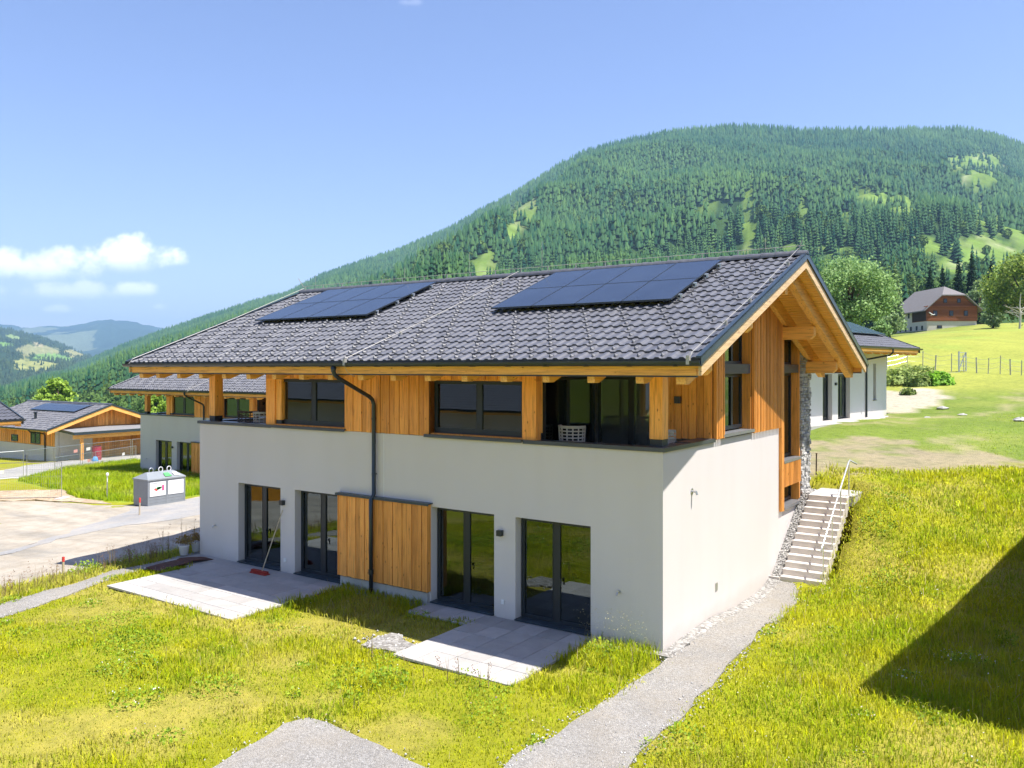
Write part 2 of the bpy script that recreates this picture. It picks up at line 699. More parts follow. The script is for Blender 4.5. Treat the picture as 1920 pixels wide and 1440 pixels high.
# ------------------------------------------------------------------ terrain
CP=np.array([(0,0,0),(-7.5,0,0),(-15.2,0,0),(-7,-5,0),(-3,-8,0),(1,-5,0),(1,0,.02),(0,3,.02),(1.2,6.3,.03),(.7,6.75,.05),(4,0,.1),(6,-3,.05),(-13,-6,-.12),(-15.3,-3,-.08),(-10,-9,-.05),(-5,-11,-.1),
(-20,-12,-.7),(1.45,8.3,.98),(1.4,9.8,2.0),(.2,10.6,2.05),(-6,11.5,2.1),(-15.3,11.5,1.2),(-15.3,5,.1),(3.0,7.3,.75),(5.5,9.0,1.0),(3,11.2,1.85),(5.3,16.9,2.35),(.85,12.7,2.25),(3,20,2.6),(-3,18,2.5),(-3.9,25.8,2.95),(-2.3,35.4,3.02),(4.6,29.3,3.25),(-2.5,41.,3.65),(-3,50.7,4.7),(-5.5,58.7,5.65),(2.4,72.7,5.4),(-8,90,8.4),(4,100,8.6),(-2.8,172,13.4),(-13,189,15.0),(-21,184,13.8),(-30,196,13.7),(-16,130,11.0),
(-20,25,1.2),(-15,40,2.8),(-30,45,1.5),
(-30.5,7.4,-1),(-27.7,5.5,-.9),(-17.5,-3,-.3),(-17.5,-4.7,-.35),(-22,0,-.6),(-36,6.6,-1.12),(-47.5,17.5,-1.58),(-33,17.5,-1.2),(-40,12,-1.25),(-55.8,12,-1.8),(-66.5,21.4,-2.3),(-72,20,-2.5),(-58.8,24.3,-2.1),(-63,32,-2.3),(-90,30,-3.2),(-120,20,-7),(-80,60,-4),(-55,50,-1.5),(-150,50,-13),(-140,130,-14),(-60,110,0),
(0,-30,-1.6),(-60,-60,.5),(0,-70,3),(60,-80,6),(-120,-90,6),(-60,-130,14),(20,-140,16),(-130,-170,20),(-90,-30,-2),(-20,-30,-2.4),(-40,-20,-2.4),(20,-30,-.5),(14,0,.4),(16,12,1.2),(25,20,2.2),(20,60,5),(30,110,9),(30,180,13),(-60,200,8),(-120,220,-4)],float)
def _U(r2): return np.where(r2>0,r2*np.log(r2+1e-12),0)
_n=len(CP);_S=100.
_P=CP[:,:2]/_S
_K=_U(((_P[:,None]-_P[None])**2).sum(-1))+np.eye(_n)*1e-5
_Q=np.hstack([np.ones((_n,1)),_P])
_A=np.block([[_K,_Q],[_Q.T,np.zeros((3,3))]])
_W=np.linalg.solve(_A,np.concatenate([CP[:,2],np.zeros(3)]))
def terrain(x,y):
    x=np.asarray(x,float);y=np.asarray(y,float);sh=x.shape
    p=np.stack([x.ravel(),y.ravel()],1)/_S
    out=np.empty(len(p))
    for i in range(0,len(p),20000):
        q=p[i:i+20000]
        out[i:i+20000]=_U(((q[:,None]-_P[None])**2).sum(-1))@_W[:_n]+_W[_n]+q@_W[_n+1:]
    return out.reshape(sh)


def ray_dir(px, py):
    """direction of a sight line of the survey (photo pixel -> world), used to lay out far terrain"""
    a = R(34.691)
    u, w = (px - 960) / 1553., (690 - py) / 1553.
    return np.array([u * math.cos(a) - math.sin(a), u * math.sin(a) + math.cos(a), w])


CAMN = np.array(CAM)


def vnoise(x, y, seed=0, octaves=4):
    """cheap value noise in numpy, about -1..1"""
    x = np.asarray(x, float)
    y = np.asarray(y, float)
    out = np.zeros(np.broadcast(x, y).shape)
    amp, tot = 1.0, 0.0
    for o in range(octaves):
        xi, yi = np.floor(x).astype(np.int64), np.floor(y).astype(np.int64)
        fx, fy = x - xi, y - yi
        fx, fy = fx * fx * (3 - 2 * fx), fy * fy * (3 - 2 * fy)

        def h(a, b):
            n = (a * 374761393 + b * 668265263 + (seed + o) * 974711) & 0x7fffffff
            n = ((n ^ (n >> 13)) * 1274126177) & 0x7fffffff
            return ((n ^ (n >> 16)) & 0xffff) / 32767.5 - 1
        v = (h(xi, yi) * (1 - fx) + h(xi + 1, yi) * fx) * (1 - fy) + (h(xi, yi + 1) * (1 - fx) + h(xi + 1, yi + 1) * fx) * fy
        out = out + v * amp
        tot += amp
        amp *= .5
        x, y = x * 2.03 + 17.3, y * 2.03 + 5.1
    return out / tot * 1.6


def inpoly(x, y, poly):
    x = np.asarray(x)
    y = np.asarray(y)
    r = np.zeros(x.shape, bool)
    n = len(poly)
    for i in range(n):
        x0, y0 = poly[i]
        x1, y1 = poly[(i + 1) % n]
        c = ((y0 > y) != (y1 > y)) & (x < (x1 - x0) * (y - y0) / ((y1 - y0) or 1e-9) + x0)
        r ^= c
    return r


def sstep(a, b, x):
    t = np.clip((x - a) / (b - a), 0, 1)
    return t * t * (3 - 2 * t)


# zones on the ground (world metres)
ROAD = [(-16.6, -18), (-17.17, -4.82), (-17.5, -3.2), (-17.3, -1.8), (-16.9, -.2), (-17.2, 1.5), (-17.6, 4), (-18, 12), (-24, 24), (-30.5, 15.5), (-30.9, 10.74), (-30.46, 9.61), (-31.07, 7.18), (-33.1, 6.55), (-36.5, 6.0), (-41, 4.0), (-48, -2), (-48, -18)]
LPATH = [(-14.9, -8.5), (-15.27, -5.65), (-15.53, -4.22), (-15.76, -2.4), (-15.68, .6), (-15.3, .6), (-15.05, -1.09), (-15.0, -2.76), (-14.45, -4.44), (-13.95, -6.27), (-13.4, -8.5)]
RPATH = [(.24, 6.75), (.24, .3), (.3, -.75), (.22, -2.2), (.12, -5.7), (.0, -9.5), (1.75, -9.5), (1.55, -4.8), (1.5, -1.2), (1.25, 2.1), (1.12, 5.2), (.95, 6.2), (.72, 6.75)]
PAD = [(-3.1, -10.5), (-3.28, -8.0), (-3.5, -6.6), (-3.35, -6.22), (-2.9, -6.2), (-.7, -6.35), (-.45, -10.5)]
SOIL = [(-2.3, 20.), (-1.1, 21.6), (1., 21.4), (2.15, 18.8), (3.6, 20.1), (5.6, 18.2), (7, 19.5), (7.2, 18.6), (5.3, 16.95), (3.55, 15.6), (.86, 12.9), (-.23, 12.2), (-3, 12.6), (-4, 16)]
SAND = [(-4.6, 40), (-4.5, 46), (-2, 47), (-.94, 45.1), (.2, 43), (-.6, 38.4), (-1.1, 36.5), (-2.4, 36.2)]
TERR_L = (-14.05, -8.9, -3.6, -.02)
ROAD2 = [(-44, 4.6), (-47.6, 8.0), (-51.8, 12.1), (-56.5, 18.0), (-58.2, 23.9), (-60, 31), (-66, 31), (-65.5, 27.6), (-64.5, 20.6), (-62.5, 17.0), (-58.2, 12.6), (-54, 6), (-50, 0)]
GRASS_L = [(-41.5, 9.0), (-48.6, 9.9), (-55.6, 16.9), (-57.4, 23.0), (-50, 24), (-47.4, 17.7), (-32, 17.5), (-31.6, 11.5), (-32.0, 8.2), (-34, 7.5), (-36.5, 7.3)]

G_LAWN = (.27, .275, .02)
G_DRY = (.34, .30, .06)
G_SOIL = (.33, .27, .185)
G_SAND = (.48, .42, .34)
G_MOWN = (.165, .225, .04)
G_MEADOW = (.30, .32, .065)
G_FAR = (.14, .20, .05)


def ground_col(x, y):
    n = vnoise(x * .55, y * .55, 3)
    n2 = vnoise(x * .16, y * .16, 9)
    c = np.empty(x.shape + (3,))

    def blend(w, col):
        w = np.clip(w, 0, 1)[..., None]
        c[:] = c * (1 - w) + np.array(col) * w
    c[:] = G_LAWN
    blend(sstep(-.1, .7, n + .3 * n2), G_DRY)
    # mown plateau behind the houses
    dfw = (x - .85) * -.569 + (y - 12.7) * .822
    back = sstep(1.2, 2.2, dfw + .5 * n) * sstep(-6, -2, x + .25 * y)
    blend(back, G_MOWN)
    blend(back * sstep(-.1, .5, vnoise(x * .5 + 7, y * .3, 22)) * .5, (.24, .27, .06))
    blend(back * sstep(.25, .6, vnoise(x * .9, y * .45, 21)) * .65, (.33, .29, .16))
    blend(sstep(43, 50, y - .35 * x + 3 * n2) * sstep(-40, -20, x - .2 * y + 20), G_MEADOW)
    blend(sstep(.15, .5, n2) * sstep(50, 58, y) * .5, (.27, .36, .07))
    soil = inpoly(x + .5 * n, y + .5 * n, SOIL)
    blend(soil * (0.85 - .55 * sstep(.1, .6, vnoise(x * 1.3, y * 1.3, 31))), G_SOIL)
    blend(inpoly(x, y + .8 * n, SAND) * .9, G_SAND)
    blend(inpoly(x + .5 * n, y, GRASS_L) * 1., (.25, .33, .035))
    far = sstep(-70, -95, x) * 1.0
    blend(far, G_FAR)
    return c


def build_ground():
    na, nr = 560, 240
    rr = 7.0 * (52.0) ** (np.linspace(0, 1, nr))
    rr = np.concatenate([[0.0, 3.0, 5.0], rr])
    th = np.linspace(0, 2 * math.pi, na, endpoint=False)
    X = CAM.x + rr[:, None] * np.cos(th)[None]
    Y = CAM.y + rr[:, None] * np.sin(th)[None]
    Z = terrain(X, Y)
    d = rr[:, None] + 0 * X
    Z = Z + .035 * vnoise(X * .8, Y * .8, 5) * sstep(0, 1, d) + .10 * vnoise(X * .12, Y * .12, 6) * sstep(25, 60, d)
    Z = Z * (1 - sstep(235, 330, d)) + (-55.) * sstep(235, 330, d)
    keep_flat = ((X > -15.6) & (X < .3) & (Y > -.35) & (Y < 10.3)) | ((X > .0) & (X < 1.5) & (Y > 6.9) & (Y < 11.2))
    Z = np.where(keep_flat, np.minimum(Z, -.12), Z)
    paved_ = ((X > -15.4) & (X < -8.7) & (Y > -3.7) & (Y < 0)) | ((X > -6.2) & (X < -1.4) & (Y > -3.3) & (Y < 0))
    Z = np.where(paved_, np.minimum(Z, -.0), Z)
    col = ground_col(X, Y)
    n = len(rr)
    idx = np.arange(n * na).reshape(n, na)
    a = idx[:-1]
    b = np.roll(idx, -1, 1)[:-1]
    c = np.roll(idx, -1, 1)[1:]
    e = idx[1:]
    F = np.stack([a, e, c, b], -1).reshape(-1, 4)
    o = np_obj('ground', np.stack([X, Y, Z], -1).reshape(-1, 3), F, M['ground'], col.reshape(-1, 3), smooth=True)
    tag(o, kind='structure')


build_ground()


def drape(name, poly, m, off=.03, step=.35, wob=0.0, wsc=1.3, kind='structure', zf=None, thick=.15):
    """a sheet laid over the terrain inside an outline, its edge wobbled, its rim sunk into the ground"""
    P = np.array(poly, float)
    out = []
    for i in range(len(P)):
        p, q = P[i], P[(i + 1) % len(P)]
        k = max(1, int(np.linalg.norm(q - p) / step))
        for j in range(k):
            out.append(p + (q - p) * j / k)
    out = np.array(out)
    if wob:
        out = out + wob * np.stack([vnoise(out[:, 0] * wsc, out[:, 1] * wsc, 41), vnoise(out[:, 0] * wsc, out[:, 1] * wsc, 57)], 1)
    import bmesh
    bm = bmesh.new()
    vs = [bm.verts.new((p[0], p[1], 0)) for p in out]
    f = bm.faces.new(vs)
    bmesh.ops.triangulate(bm, faces=[f])
    lo, hi = out.min(0), out.max(0)
    for ax, nrm in ((0, (1, 0, 0)), (1, (0, 1, 0))):
        t = lo[ax] + step
        while t < hi[ax]:
            co = [0, 0, 0]
            co[ax] = t
            bmesh.ops.bisect_plane(bm, geom=bm.verts[:] + bm.edges[:] + bm.faces[:], plane_co=co, plane_no=nrm)
            t += step
    be = [e for e in bm.edges if e.is_boundary]
    bv = set(v for e in be for v in e.verts)
    xy = np.array([v.co[:2] for v in bm.verts])
    z = terrain(xy[:, 0], xy[:, 1])
    z = z + .035 * vnoise(xy[:, 0] * .8, xy[:, 1] * .8, 5)
    for v, zz in zip(bm.verts, z):
        v.co.z = zz + off
    ext = bmesh.ops.extrude_edge_only(bm, edges=be)
    for g in ext['geom']:
        if isinstance(g, bmesh.types.BMVert):
            g.co.z -= thick
    bm.normal_update()
    if sum(f.normal.z for f in bm.faces if abs(f.normal.z) > .5) < 0:
        bmesh.ops.reverse_faces(bm, faces=bm.faces[:])
    me = bpy.data.meshes.new(name)
    bm.to_mesh(me)
    bm.free()
    me.materials.append(m)
    o = bpy.data.objects.new(name, me)
    COL.objects.link(o)
    tag(o, kind=kind)
    return o


def sandy_mat():
    m, nt, b = new_mat('haul_road')
    v = obj_coord(nt)
    # long streaks along the direction of travel and a worn greyer lane
    mp = nd(nt, 'ShaderNodeMapping')
    mp.inputs['Rotation'].default_value = (0, 0, R(-40))
    mp.inputs['Scale'].default_value = (.16, .9, 1)
    lk(nt, v, mp.inputs['Vector'])
    n1 = noise(nt, mp.outputs[0], 1.0, 7, .6)
    c = ramp(nt, n1, [(.3, (.29, .27, .235)), (.52, (.41, .365, .30)), (.75, (.49, .445, .38))])
    n2 = noise(nt, v, 26, 3)
    c = mixc(nt, 1., c, ramp(nt, n2, [(.3, (.84, .84, .84)), (.7, (1.08, 1.07, 1.05))]), 'MULTIPLY')
    n3 = noise(nt, v, 1.1, 6, .7)
    c = mixc(nt, .8, c, ramp(nt, n3, [(.32, (.78, .75, .70)), (.6, (1.05, 1.05, 1.05))]), 'MULTIPLY')
    lk(nt, c, b.inputs['Base Color'])
    b.inputs['Roughness'].default_value = .95
    b.inputs['Specular IOR Level'].default_value = .15
    bump(nt, b, noise(nt, v, 11, 8, .7), .5, .05)
    return m


M['sand'] = sandy_mat()
M['tar'] = gravel_mat('compacted_grit', (.26, .26, .26), (.36, .355, .35), 30, (.44, .39, .33), .55, .5)
M['soil'] = gravel_mat('bare_soil', (.33, .24, .155), (.50, .39, .27), 7, (.58, .50, .40), .5, 1.0)
M['lane'] = gravel_mat('pale_lane', (.30, .295, .28), (.40, .39, .37), 16, (.5, .46, .4), .3, .4)
drape('haul_road', ROAD, M['sand'], .035, .8, .25)
drape('side_road', [(-24.0, -1.6), (-26.5, 1.6), (-30.4, 6.9), (-30.3, 10.2), (-27, 15), (-22, 14), (-22.6, 9), (-23.9, 5.9), (-25.2, 3.5), (-25.0, .9), (-22.5, -5)], M['tar'], .05, .8, .5, .6)
drape('dirt_strip', [(-32.5, 6.9), (-36.4, 6.0), (-41, 4.2), (-44, 6.4), (-40.5, 8.8), (-36.5, 7.2), (-34, 7.4)], M['soil'], .06, .6, .3, .9)
drape('far_lane', ROAD2, M['lane'], .05, 1.0, .1)
drape('garden_path', LPATH, M['gravel'], .03, .4, .08)
drape('gravel_path', RPATH, M['gravel'], .03, .35, .10, 1.7)
drape('gravel_pad', PAD, M['gravel'], .035, .35, .07, 1.7)
drape('front_street', [(-48, -24), (-48, -14), (-34, -16.5), (-16, -17.5), (-6, -15.5), (-1, -12.5), (2, -12.5), (1.5, -21), (-12, -24)], M['lane'], .04, 1.2, .2)
drape('pebble_strip', [(.0, -.25), (-1.6, -.35), (-1.6, .0), (-.0, .0), (.0, 6.7), (.29, 6.7), (.27, .0), (.3, -.3)], M['pebble'], .035, .3, .03, 3)
drape('grit_patch', [(-5.45, -2.75), (-5.25, -2.35), (-4.75, -2.3), (-4.35, -2.5), (-4.4, -2.95), (-4.9, -3.15), (-5.3, -3.05)], M['pebble'], .05, .2, .15, 3)


def paved(name, rects, z, size, ox, oy):
    b = MB()
    for (x0, x1, y0, y1) in rects:
        nx, ny = max(1, round((x1 - x0) / size[0])), max(1, round((y1 - y0) / size[1]))
        sx, sy = (x1 - x0) / nx, (y1 - y0) / ny
        for i in range(nx):
            for j in range(ny):
                dz = random.uniform(-.002, .003)
                g = .006
                b.box(x0 + i * sx + g, x0 + (i + 1) * sx - g, y0 + j * sy + g, y0 + (j + 1) * sy - g, -.02, z + dz)
    o = b.build(name, M['paver'], bevel=.004)
    return tag(o, kind='structure')


paved('paved_terrace', [(-14.05, -8.9, -3.6, -.02), (-15.3, -14.05, -1.15, -.02)], .03, (.8, .45), 0, 0)
paved('paved_terrace', [(-4.35, -1.5, -3.2, -.02), (-6.1, -4.35, -.85, -.02)], .028, (.6, .6), 0, 0)

# ------------------------------------------------------------------ the double house
D = 10.5
YR = 5.2
SL = .384
OV = 1.4
XL = -15.25


def T(y):
    """height of the tile plane"""
    return 5.83 + SL * ((y + 1.55) if y <= YR else (2 * YR - y + 1.55))


def U(y):
    return T(y) - .20


FX = lambda u, d, z: (u, d, z)                # front wall: u = x, inward = +y
GX = lambda u, d, z: (-d, u, z)               # right gable: u = y, inward = -x
GL = lambda u, d, z: (XL + d, u, z)           # left gable
RX = lambda u, d, z: (u, D - d, z)            # rear wall


def pbox(b, P, u0, u1, d0, d1, z0, z1):
    p, q = P(u0, d0, z0), P(u1, d1, z1)
    b.box(p[0], q[0], p[1], q[1], p[2], q[2])


def window(parent, name, P, u0, u1, z0, z1, d, divs=(), fw=.075, glass='glass', sill=True, handle=None, bottom=None, pane_name='pane'):
    """frame with mullions (a part) and its panes (sub-parts)"""
    b = MB()
    bt = bottom or fw
    pbox(b, P, u0, u1, d, d + .07, z0, z0 + bt)
    pbox(b, P, u0, u1, d, d + .07, z1 - fw, z1)
    pbox(b, P, u0, u0 + fw, d, d + .07, z0 + bt, z1 - fw)
    pbox(b, P, u1 - fw, u1, d, d + .07, z0 + bt, z1 - fw)
    cuts = [u0 + fw]
    for (m, w) in divs:
        pbox(b, P, m - w / 2, m + w / 2, d, d + .07, z0 + bt, z1 - fw)
        # the leaf joint
        pbox(b, P, m - w / 2 - .018, m - w / 2 - .004, d - .006, d + .02, z0 + bt, z1 - fw)
        cuts += [m - w / 2, m + w / 2]
    cuts.append(u1 - fw)
    o = b.build(name, M['frame'], parent)
    for i in range(0, len(cuts), 2):
        g = MB()
        pbox(g, P, cuts[i] + .001, cuts[i + 1] - .001, d + .03, d + .042, z0 + bt + .001, z1 - fw - .001)
        g.build(pane_name, M[glass], o)
    if handle:
        h = MB()
        hu, hz = handle
        pbox(h, P, hu - .012, hu + .012, d - .05, d, hz - .03, hz + .03)
        pbox(h, P, hu - .012, hu + .012, d - .06, d - .04, hz - .13, hz + .03)
        h.build('handle', M['metal'], o)
    return o


def boards(name, parent, P, u0, u1, z0, z1, d, w=.155, m='board', top=None, relief=.03):
    """board-on-board siding"""
    b = MB()
    n = max(1, round((u1 - u0) / w))
    w = (u1 - u0) / n
    for i in range(n):
        a = u0 + i * w
        e = a + w
        zt = z1 if top is None else top((a + e) / 2)
        lo = z0 + random.uniform(-.006, .006)
        rel = relief * (1.0 if i % 2 else .55)
        pbox(b, P, a + .007, e - .007, d - rel + random.uniform(-.002, .002), d - .001, lo, zt)
    return b.build(name, M[m], parent)


def slats(name, parent, P, u0, u1, z0, z1, d, pitch=.118, w=.062, t=.08, m='board_y', top=None):
    b = MB()
    n = max(1, round((u1 - u0) / pitch))
    pitch = (u1 - u0) / n
    for i in range(n):
        a = u0 + i * pitch + (pitch - w) / 2
        zt = z1 if top is None else top(a + w / 2)
        pbox(b, P, a, a + w, d - t, d, z0 + random.uniform(-.004, .004), zt)
    return b.build(name, M[m], parent)


def tile_roof(parent, x0, x1, yr, ye, ze, sl, right_side, name='roof_tiles', tw=.24, gauge=.40, nibs=True, m='tile'):
    """one slope of interlocking tiles laid in half bond; right_side=-1: slope faces -y"""
    L = math.hypot(yr - ye, (yr - ye) * sl)
    n = round(L / gauge)
    gauge = L / n
    cs, sn = 1 / math.hypot(1, sl), sl / math.hypot(1, sl)
    prof = [(0, 0), (.40, .001), (.47, .008), (.54, .024), (.60, .030), (.84, .030), (.90, .023), (.96, .007)]
    k = len(prof)
    nt = int((x1 - x0) / tw) + 2
    V, F = [], []

    def put(x, s, h):
        # s along the slope from the eave, h above the tile plane
        y = ye + (s * cs - h * sn) * (1 if yr > ye else -1)
        z = ze + s * sn + h * cs
        V.append((x, y, z))
    for r in range(n):
        s0, s1 = r * gauge, (r + 1) * gauge + .03
        off = 0.0
        xs, hs = [], []
        for t in range(nt):
            jit = random.uniform(-.006, .006)
            for (u, h) in prof:
                x = x0 - tw + off + (t + u) * tw
                if x < x0 - 1e-6 or x > x1 + 1e-6:
                    continue
                xs.append(x)
                hs.append(h + jit)
        if xs[0] > x0 + .005:
            xs.insert(0, x0)
            hs.insert(0, hs[0])
        if xs[-1] < x1 - .005:
            xs.append(x1)
            hs.append(hs[-1])
        b0 = len(V)
        q = len(xs)
        for x, h in zip(xs, hs):
            put(x, s0, h + .024)
        for x, h in zip(xs, hs):
            put(x, s1, h - .006)
        for x, h in zip(xs, hs):
            put(x, s0 + .002, h + .023)
        for x, h in zip(xs, hs):
            put(x, s0 + .012, -.03)
        for i in range(q - 1):
            f1 = (b0 + i, b0 + i + 1, b0 + q + i + 1, b0 + q + i)
            f2 = (b0 + 2 * q + i + 1, b0 + 2 * q + i, b0 + 3 * q + i, b0 + 3 * q + i + 1)
            F.append(f1 if yr > ye else f1[::-1])
            F.append(f2 if yr > ye else f2[::-1])
    if nibs:
        b = MB()
        for r in range(n - 1):
            per = 2 if r < 2 else 4
            x = x0 + .3 + ((-r * tw + .17) % (per * tw))
            while x < x1 - .5:
                s0 = r * gauge + .10
                k0 = len(V)
                for dx in (-.012, .012):
                    put(x + dx, s0, .02)
                    put(x + dx, s0 + .004, .085)
                    put(x + dx, s0 + .03, .085)
                    put(x + dx, s0 + .17, .03)
                F.append((k0, k0 + 1, k0 + 5, k0 + 4))
                F.append((k0 + 1, k0 + 2, k0 + 6, k0 + 5))
                F.append((k0 + 2, k0 + 3, k0 + 7, k0 + 6))
                F.append((k0, k0 + 3, k0 + 2, k0 + 1))
                F.append((k0 + 4, k0 + 5, k0 + 6, k0 + 7))
                x += per * tw
    return np_obj(name, np.array(V), np.array(F), M[m], parent=parent)


def ridge_caps(parent, x0, x1, y, z, m='tile'):
    b = MB()
    n = round((x1 - x0) / .36)
    w = (x1 - x0) / n
    for i in range(n):
        a = x0 + i * w
        ring = []
        for (xx, rr) in ((a, .135), (a + w + .03, .115)):
            ring.append([(xx, y + rr * math.cos(t), z - .05 + rr * 1.05 * math.sin(t)) for t in [math.pi * j / 8 for j in range(9)]])
        vs = ring[0] + ring[1]
        fs = [(j, j + 1, j + 10, j + 9) for j in range(8)] + [tuple(range(8, -1, -1)), tuple(range(9, 18))]
        b.add(vs, fs)
    return b.build('ridge_cap', M[m], parent)


def slope_slab(b, x0, x1, ya, yb, top, thick, zf):
    """slab following the roof slope between ya and yb; top: offset of its upper face from zf(y)"""
    b.prism([(x0, ya, zf(ya) + top), (x0, yb, zf(yb) + top), (x0, yb, zf(yb) + top - thick), (x0, ya, zf(ya) + top - thick)], (x1 - x0, 0, 0))


def rafter(parent, x, w, ya, yb, top, depth, m='timber_y', cut=.2, name='rafter', zf=T):
    """one rafter from the eave (ya) to the ridge (yb), with a level-cut tail"""
    s = 1 if yb > ya else -1
    zt = zf(ya) + top
    zb = zt - depth
    pts = [(x, ya, zt), (x, yb, zf(yb) + top), (x, yb, zf(yb) + top - depth), (x, ya + s * cut, zf(ya + s * cut) + top - depth), (x, ya + s * .03, zf(ya + s * cut) + top - depth)]
    b = MB()
    b.prism(pts, (w, 0, 0))
    return b.build(name, M[m], parent)


def half_gutter(b, x0, x1, y, z, r=.075, n=8):
    """half-round gutter with thickness along x, top edge at z"""
    o, i = [], []
    for j in range(n + 1):
        t = math.pi + math.pi * j / n
        o.append((y + r * math.cos(t), z + r * 1.15 * math.sin(t)))
        i.append((y + (r - .008) * math.cos(t), z + (r - .008) * 1.15 * math.sin(t)))
    loop = o + i[::-1]
    m = len(loop)
    vs = [(x0, p[0], p[1]) for p in loop] + [(x1, p[0], p[1]) for p in loop]
    fs = [(j, (j + 1) % m, (j + 1) % m + m, j + m) for j in range(m)]
    for j in range(n):
        fs.append((j, 2 * n + 1 - j, 2 * n - j, j + 1)[::-1])
        fs.append((j + m, j + 1 + m, 2 * n - j + m, 2 * n + 1 - j + m)[::-1])
    b.add(vs, fs)


def build_house():
    H = thing('double_house', 'white plastered double house with timber upper storey and dark tiled roof in the foreground', 'house', (0, 0, 0))
    # ---- walls
    doors = [(-13.4, -11.54), (-10.95, -9.1), (-6.05, -4.17), (-3.58, -1.65)]
    zt = 2.35
    b = MB()
    holes = [(a, e, .0, zt) for a, e in doors]
    b.grid_wall((XL, 0), (-.35, 4.05), holes, FX, .3)
    # right gable, below the timber storey
    b.grid_wall((.3, D), (-.35, 4.05), [(7.85, 9.62, 1.78, 4.06)], GX, .3)
    b.grid_wall((.3, D), (-.35, 4.05), [], GL, .3)
    b.grid_wall((XL + .3, -.3), (-.35, 6.0), [], RX, .3)
    b.build('plaster_wall', M['plaster'], H)
    # movement joint between the two dwellings
    b = MB()
    b.box(-7.615, -7.6, -.004, .0, 2.44, 4.05)
    b.build('movement_joint', M['white'], H)
    # inner structure
    b = MB()
    b.box(XL + .31, -.31, .31, D - .31, 2.72, 3.08)
    b.box(XL + .31, -.31, .31, D - .31, -.3, .03)
    b.box(-7.72, -7.5, .31, D - .31, .04, 2.71)
    b.box(-7.72, -7.5, .4, D - .31, 3.09, 6.3)
    b.build('inner_wall', M['inner'], H)
    # cross walls at mid depth so that the rooms end somewhere
    b = MB()
    b.box(XL + .31, -7.73, 5.6, 5.75, .04, 2.71)
    b.box(-7.49, -.31, 5.6, 5.75, .04, 2.71)
    b.box(XL + .31, -7.73, 5.6, 5.75, 3.09, 7.6)
    b.box(-7.49, -.31, 5.6, 5.75, 3.09, 7.6)
    b.build('partition', M['inner'], H)
    b = MB()
    b.box(XL + .35, -.35, .35, 5.55, .031, .045)
    b.box(XL + .35, -.35, .35, 5.55, 3.081, 3.095)
    b.build('inner_floor', M['inner_floor'], H)

    # ---- ground floor doors
    for k, (a, e) in enumerate(doors):
        mid = (a + e) / 2
        hs = [(mid + .12, 1.05), (mid + .12, 1.05), (mid + .12, 1.05), (mid + .12, 1.05)][k]
        o = window(H, 'patio_door', FX, a + .03, e - .01, .07, zt - .005, .2, [(mid, .17)], .085, handle=hs, bottom=.085)
        t = MB()
        t.box(a + .01, e - .01, -.06, .2, .045, .075)
        t.build('threshold', M['flash'], o)
    # ---- timber panel between the inner doors
    boards('siding_panel', H, FX, -9.1, -6.08, .3, 2.40, -.11, .16)
    b = MB()
    b.box(-9.1, -6.06, -.10, -.002, .3, 2.40)
    b.build('panel_core', M['membrane'], H)
    for xe in (-6.085, -9.122):
        b = MB()
        b.box(xe, xe + .026, -.145, -.001, .3, 2.40)
        b.build('side_board', M['board'], H)
    b = MB()
    b.box(-9.08, -6.1, -.085, -.001, -.2, .27)
    b.build('plinth', M['concrete'], H)
    b = MB()
    b.box(-9.18, -6.0, -.17, .0, 2.42, 2.445)
    b.box(-9.18, -6.0, -.18, -.165, 2.385, 2.445)
    b.build('cover_flashing', M['flash'], H)
    # ---- upper wall
    U1, U2 = (-11.82, -9.0), (-6.1, -3.42)
    zs, ztp = 4.13, 5.40
    b = MB()
    b.grid_wall((-12.2, -3.05), (4.06, 6.15), [(U1[0], U1[1], zs, ztp), (U2[0], U2[1], zs, ztp)], lambda u, d, z: (u, .03 + d, z), .2)
    b.build('upper_wall', M['board'], H)
    boards('siding', H, FX, U1[1] + .0, U2[0] - .0, 4.06, 6.15, .0, .163)
    b = MB()
    b.box(U1[1], U2[0], .0, .028, 4.07, 6.14)
    b.build('membrane', M['membrane'], H)
    # reveals facing the windows
    for (u, s) in ((U1[1], 1), (U2[0], -1)):
        b = MB()
        b.box(u - .028 if s < 0 else u, u if s < 0 else u + .028, .024, .26, 4.13, 5.43)
        b.build('reveal_board', M['board'], H)
    boards('siding_head', H, FX, U1[0], U1[1], 5.43, 6.2, .03, .163)
    boards('siding_head', H, FX, U2[0], U2[1], 5.43, 6.2, .03, .163)
    for (a, e) in (U1, U2):
        o = window(H, 'upper_window', FX, a + .02, e - .02, zs, ztp, .16, [((a + e) / 2 + .05, .15)], .09, bottom=.13)
    # ---- parapet caps and sills
    for nm, bx in (('parapet_cap', [(-3.35, .045, -.045, .36), (-.36, .045, .36, 2.74)]),
                   ('parapet_cap', [(XL - .045, -11.9, -.045, .36), (XL - .045, XL + .36, .36, 2.74)])):
        b = MB()
        for q in bx:
            b.box(*q, 4.055, 4.095)
        xa = min(q[0] for q in bx)
        xb = max(q[1] for q in bx)
        b.box(xa, xb, -.052, -.044, 4.015, 4.10)
        if nm and xb > 0:
            b.box(xb, xb + .008, -.052, 2.74, 4.015, 4.10)
            for sx in (-1.6,):
                b.box(sx, sx + .02, -.05, .36, 4.095, 4.112)
            b.box(-.36, .045, 1.3, 1.32, 4.095, 4.112)
        else:
            b.box(xa - .008, xa, -.052, 2.74, 4.015, 4.10)
            for sx in (-13.2,):
                b.box(sx, sx + .02, -.05, .36, 4.095, 4.112)
        b.build(nm, M['cap'], H)
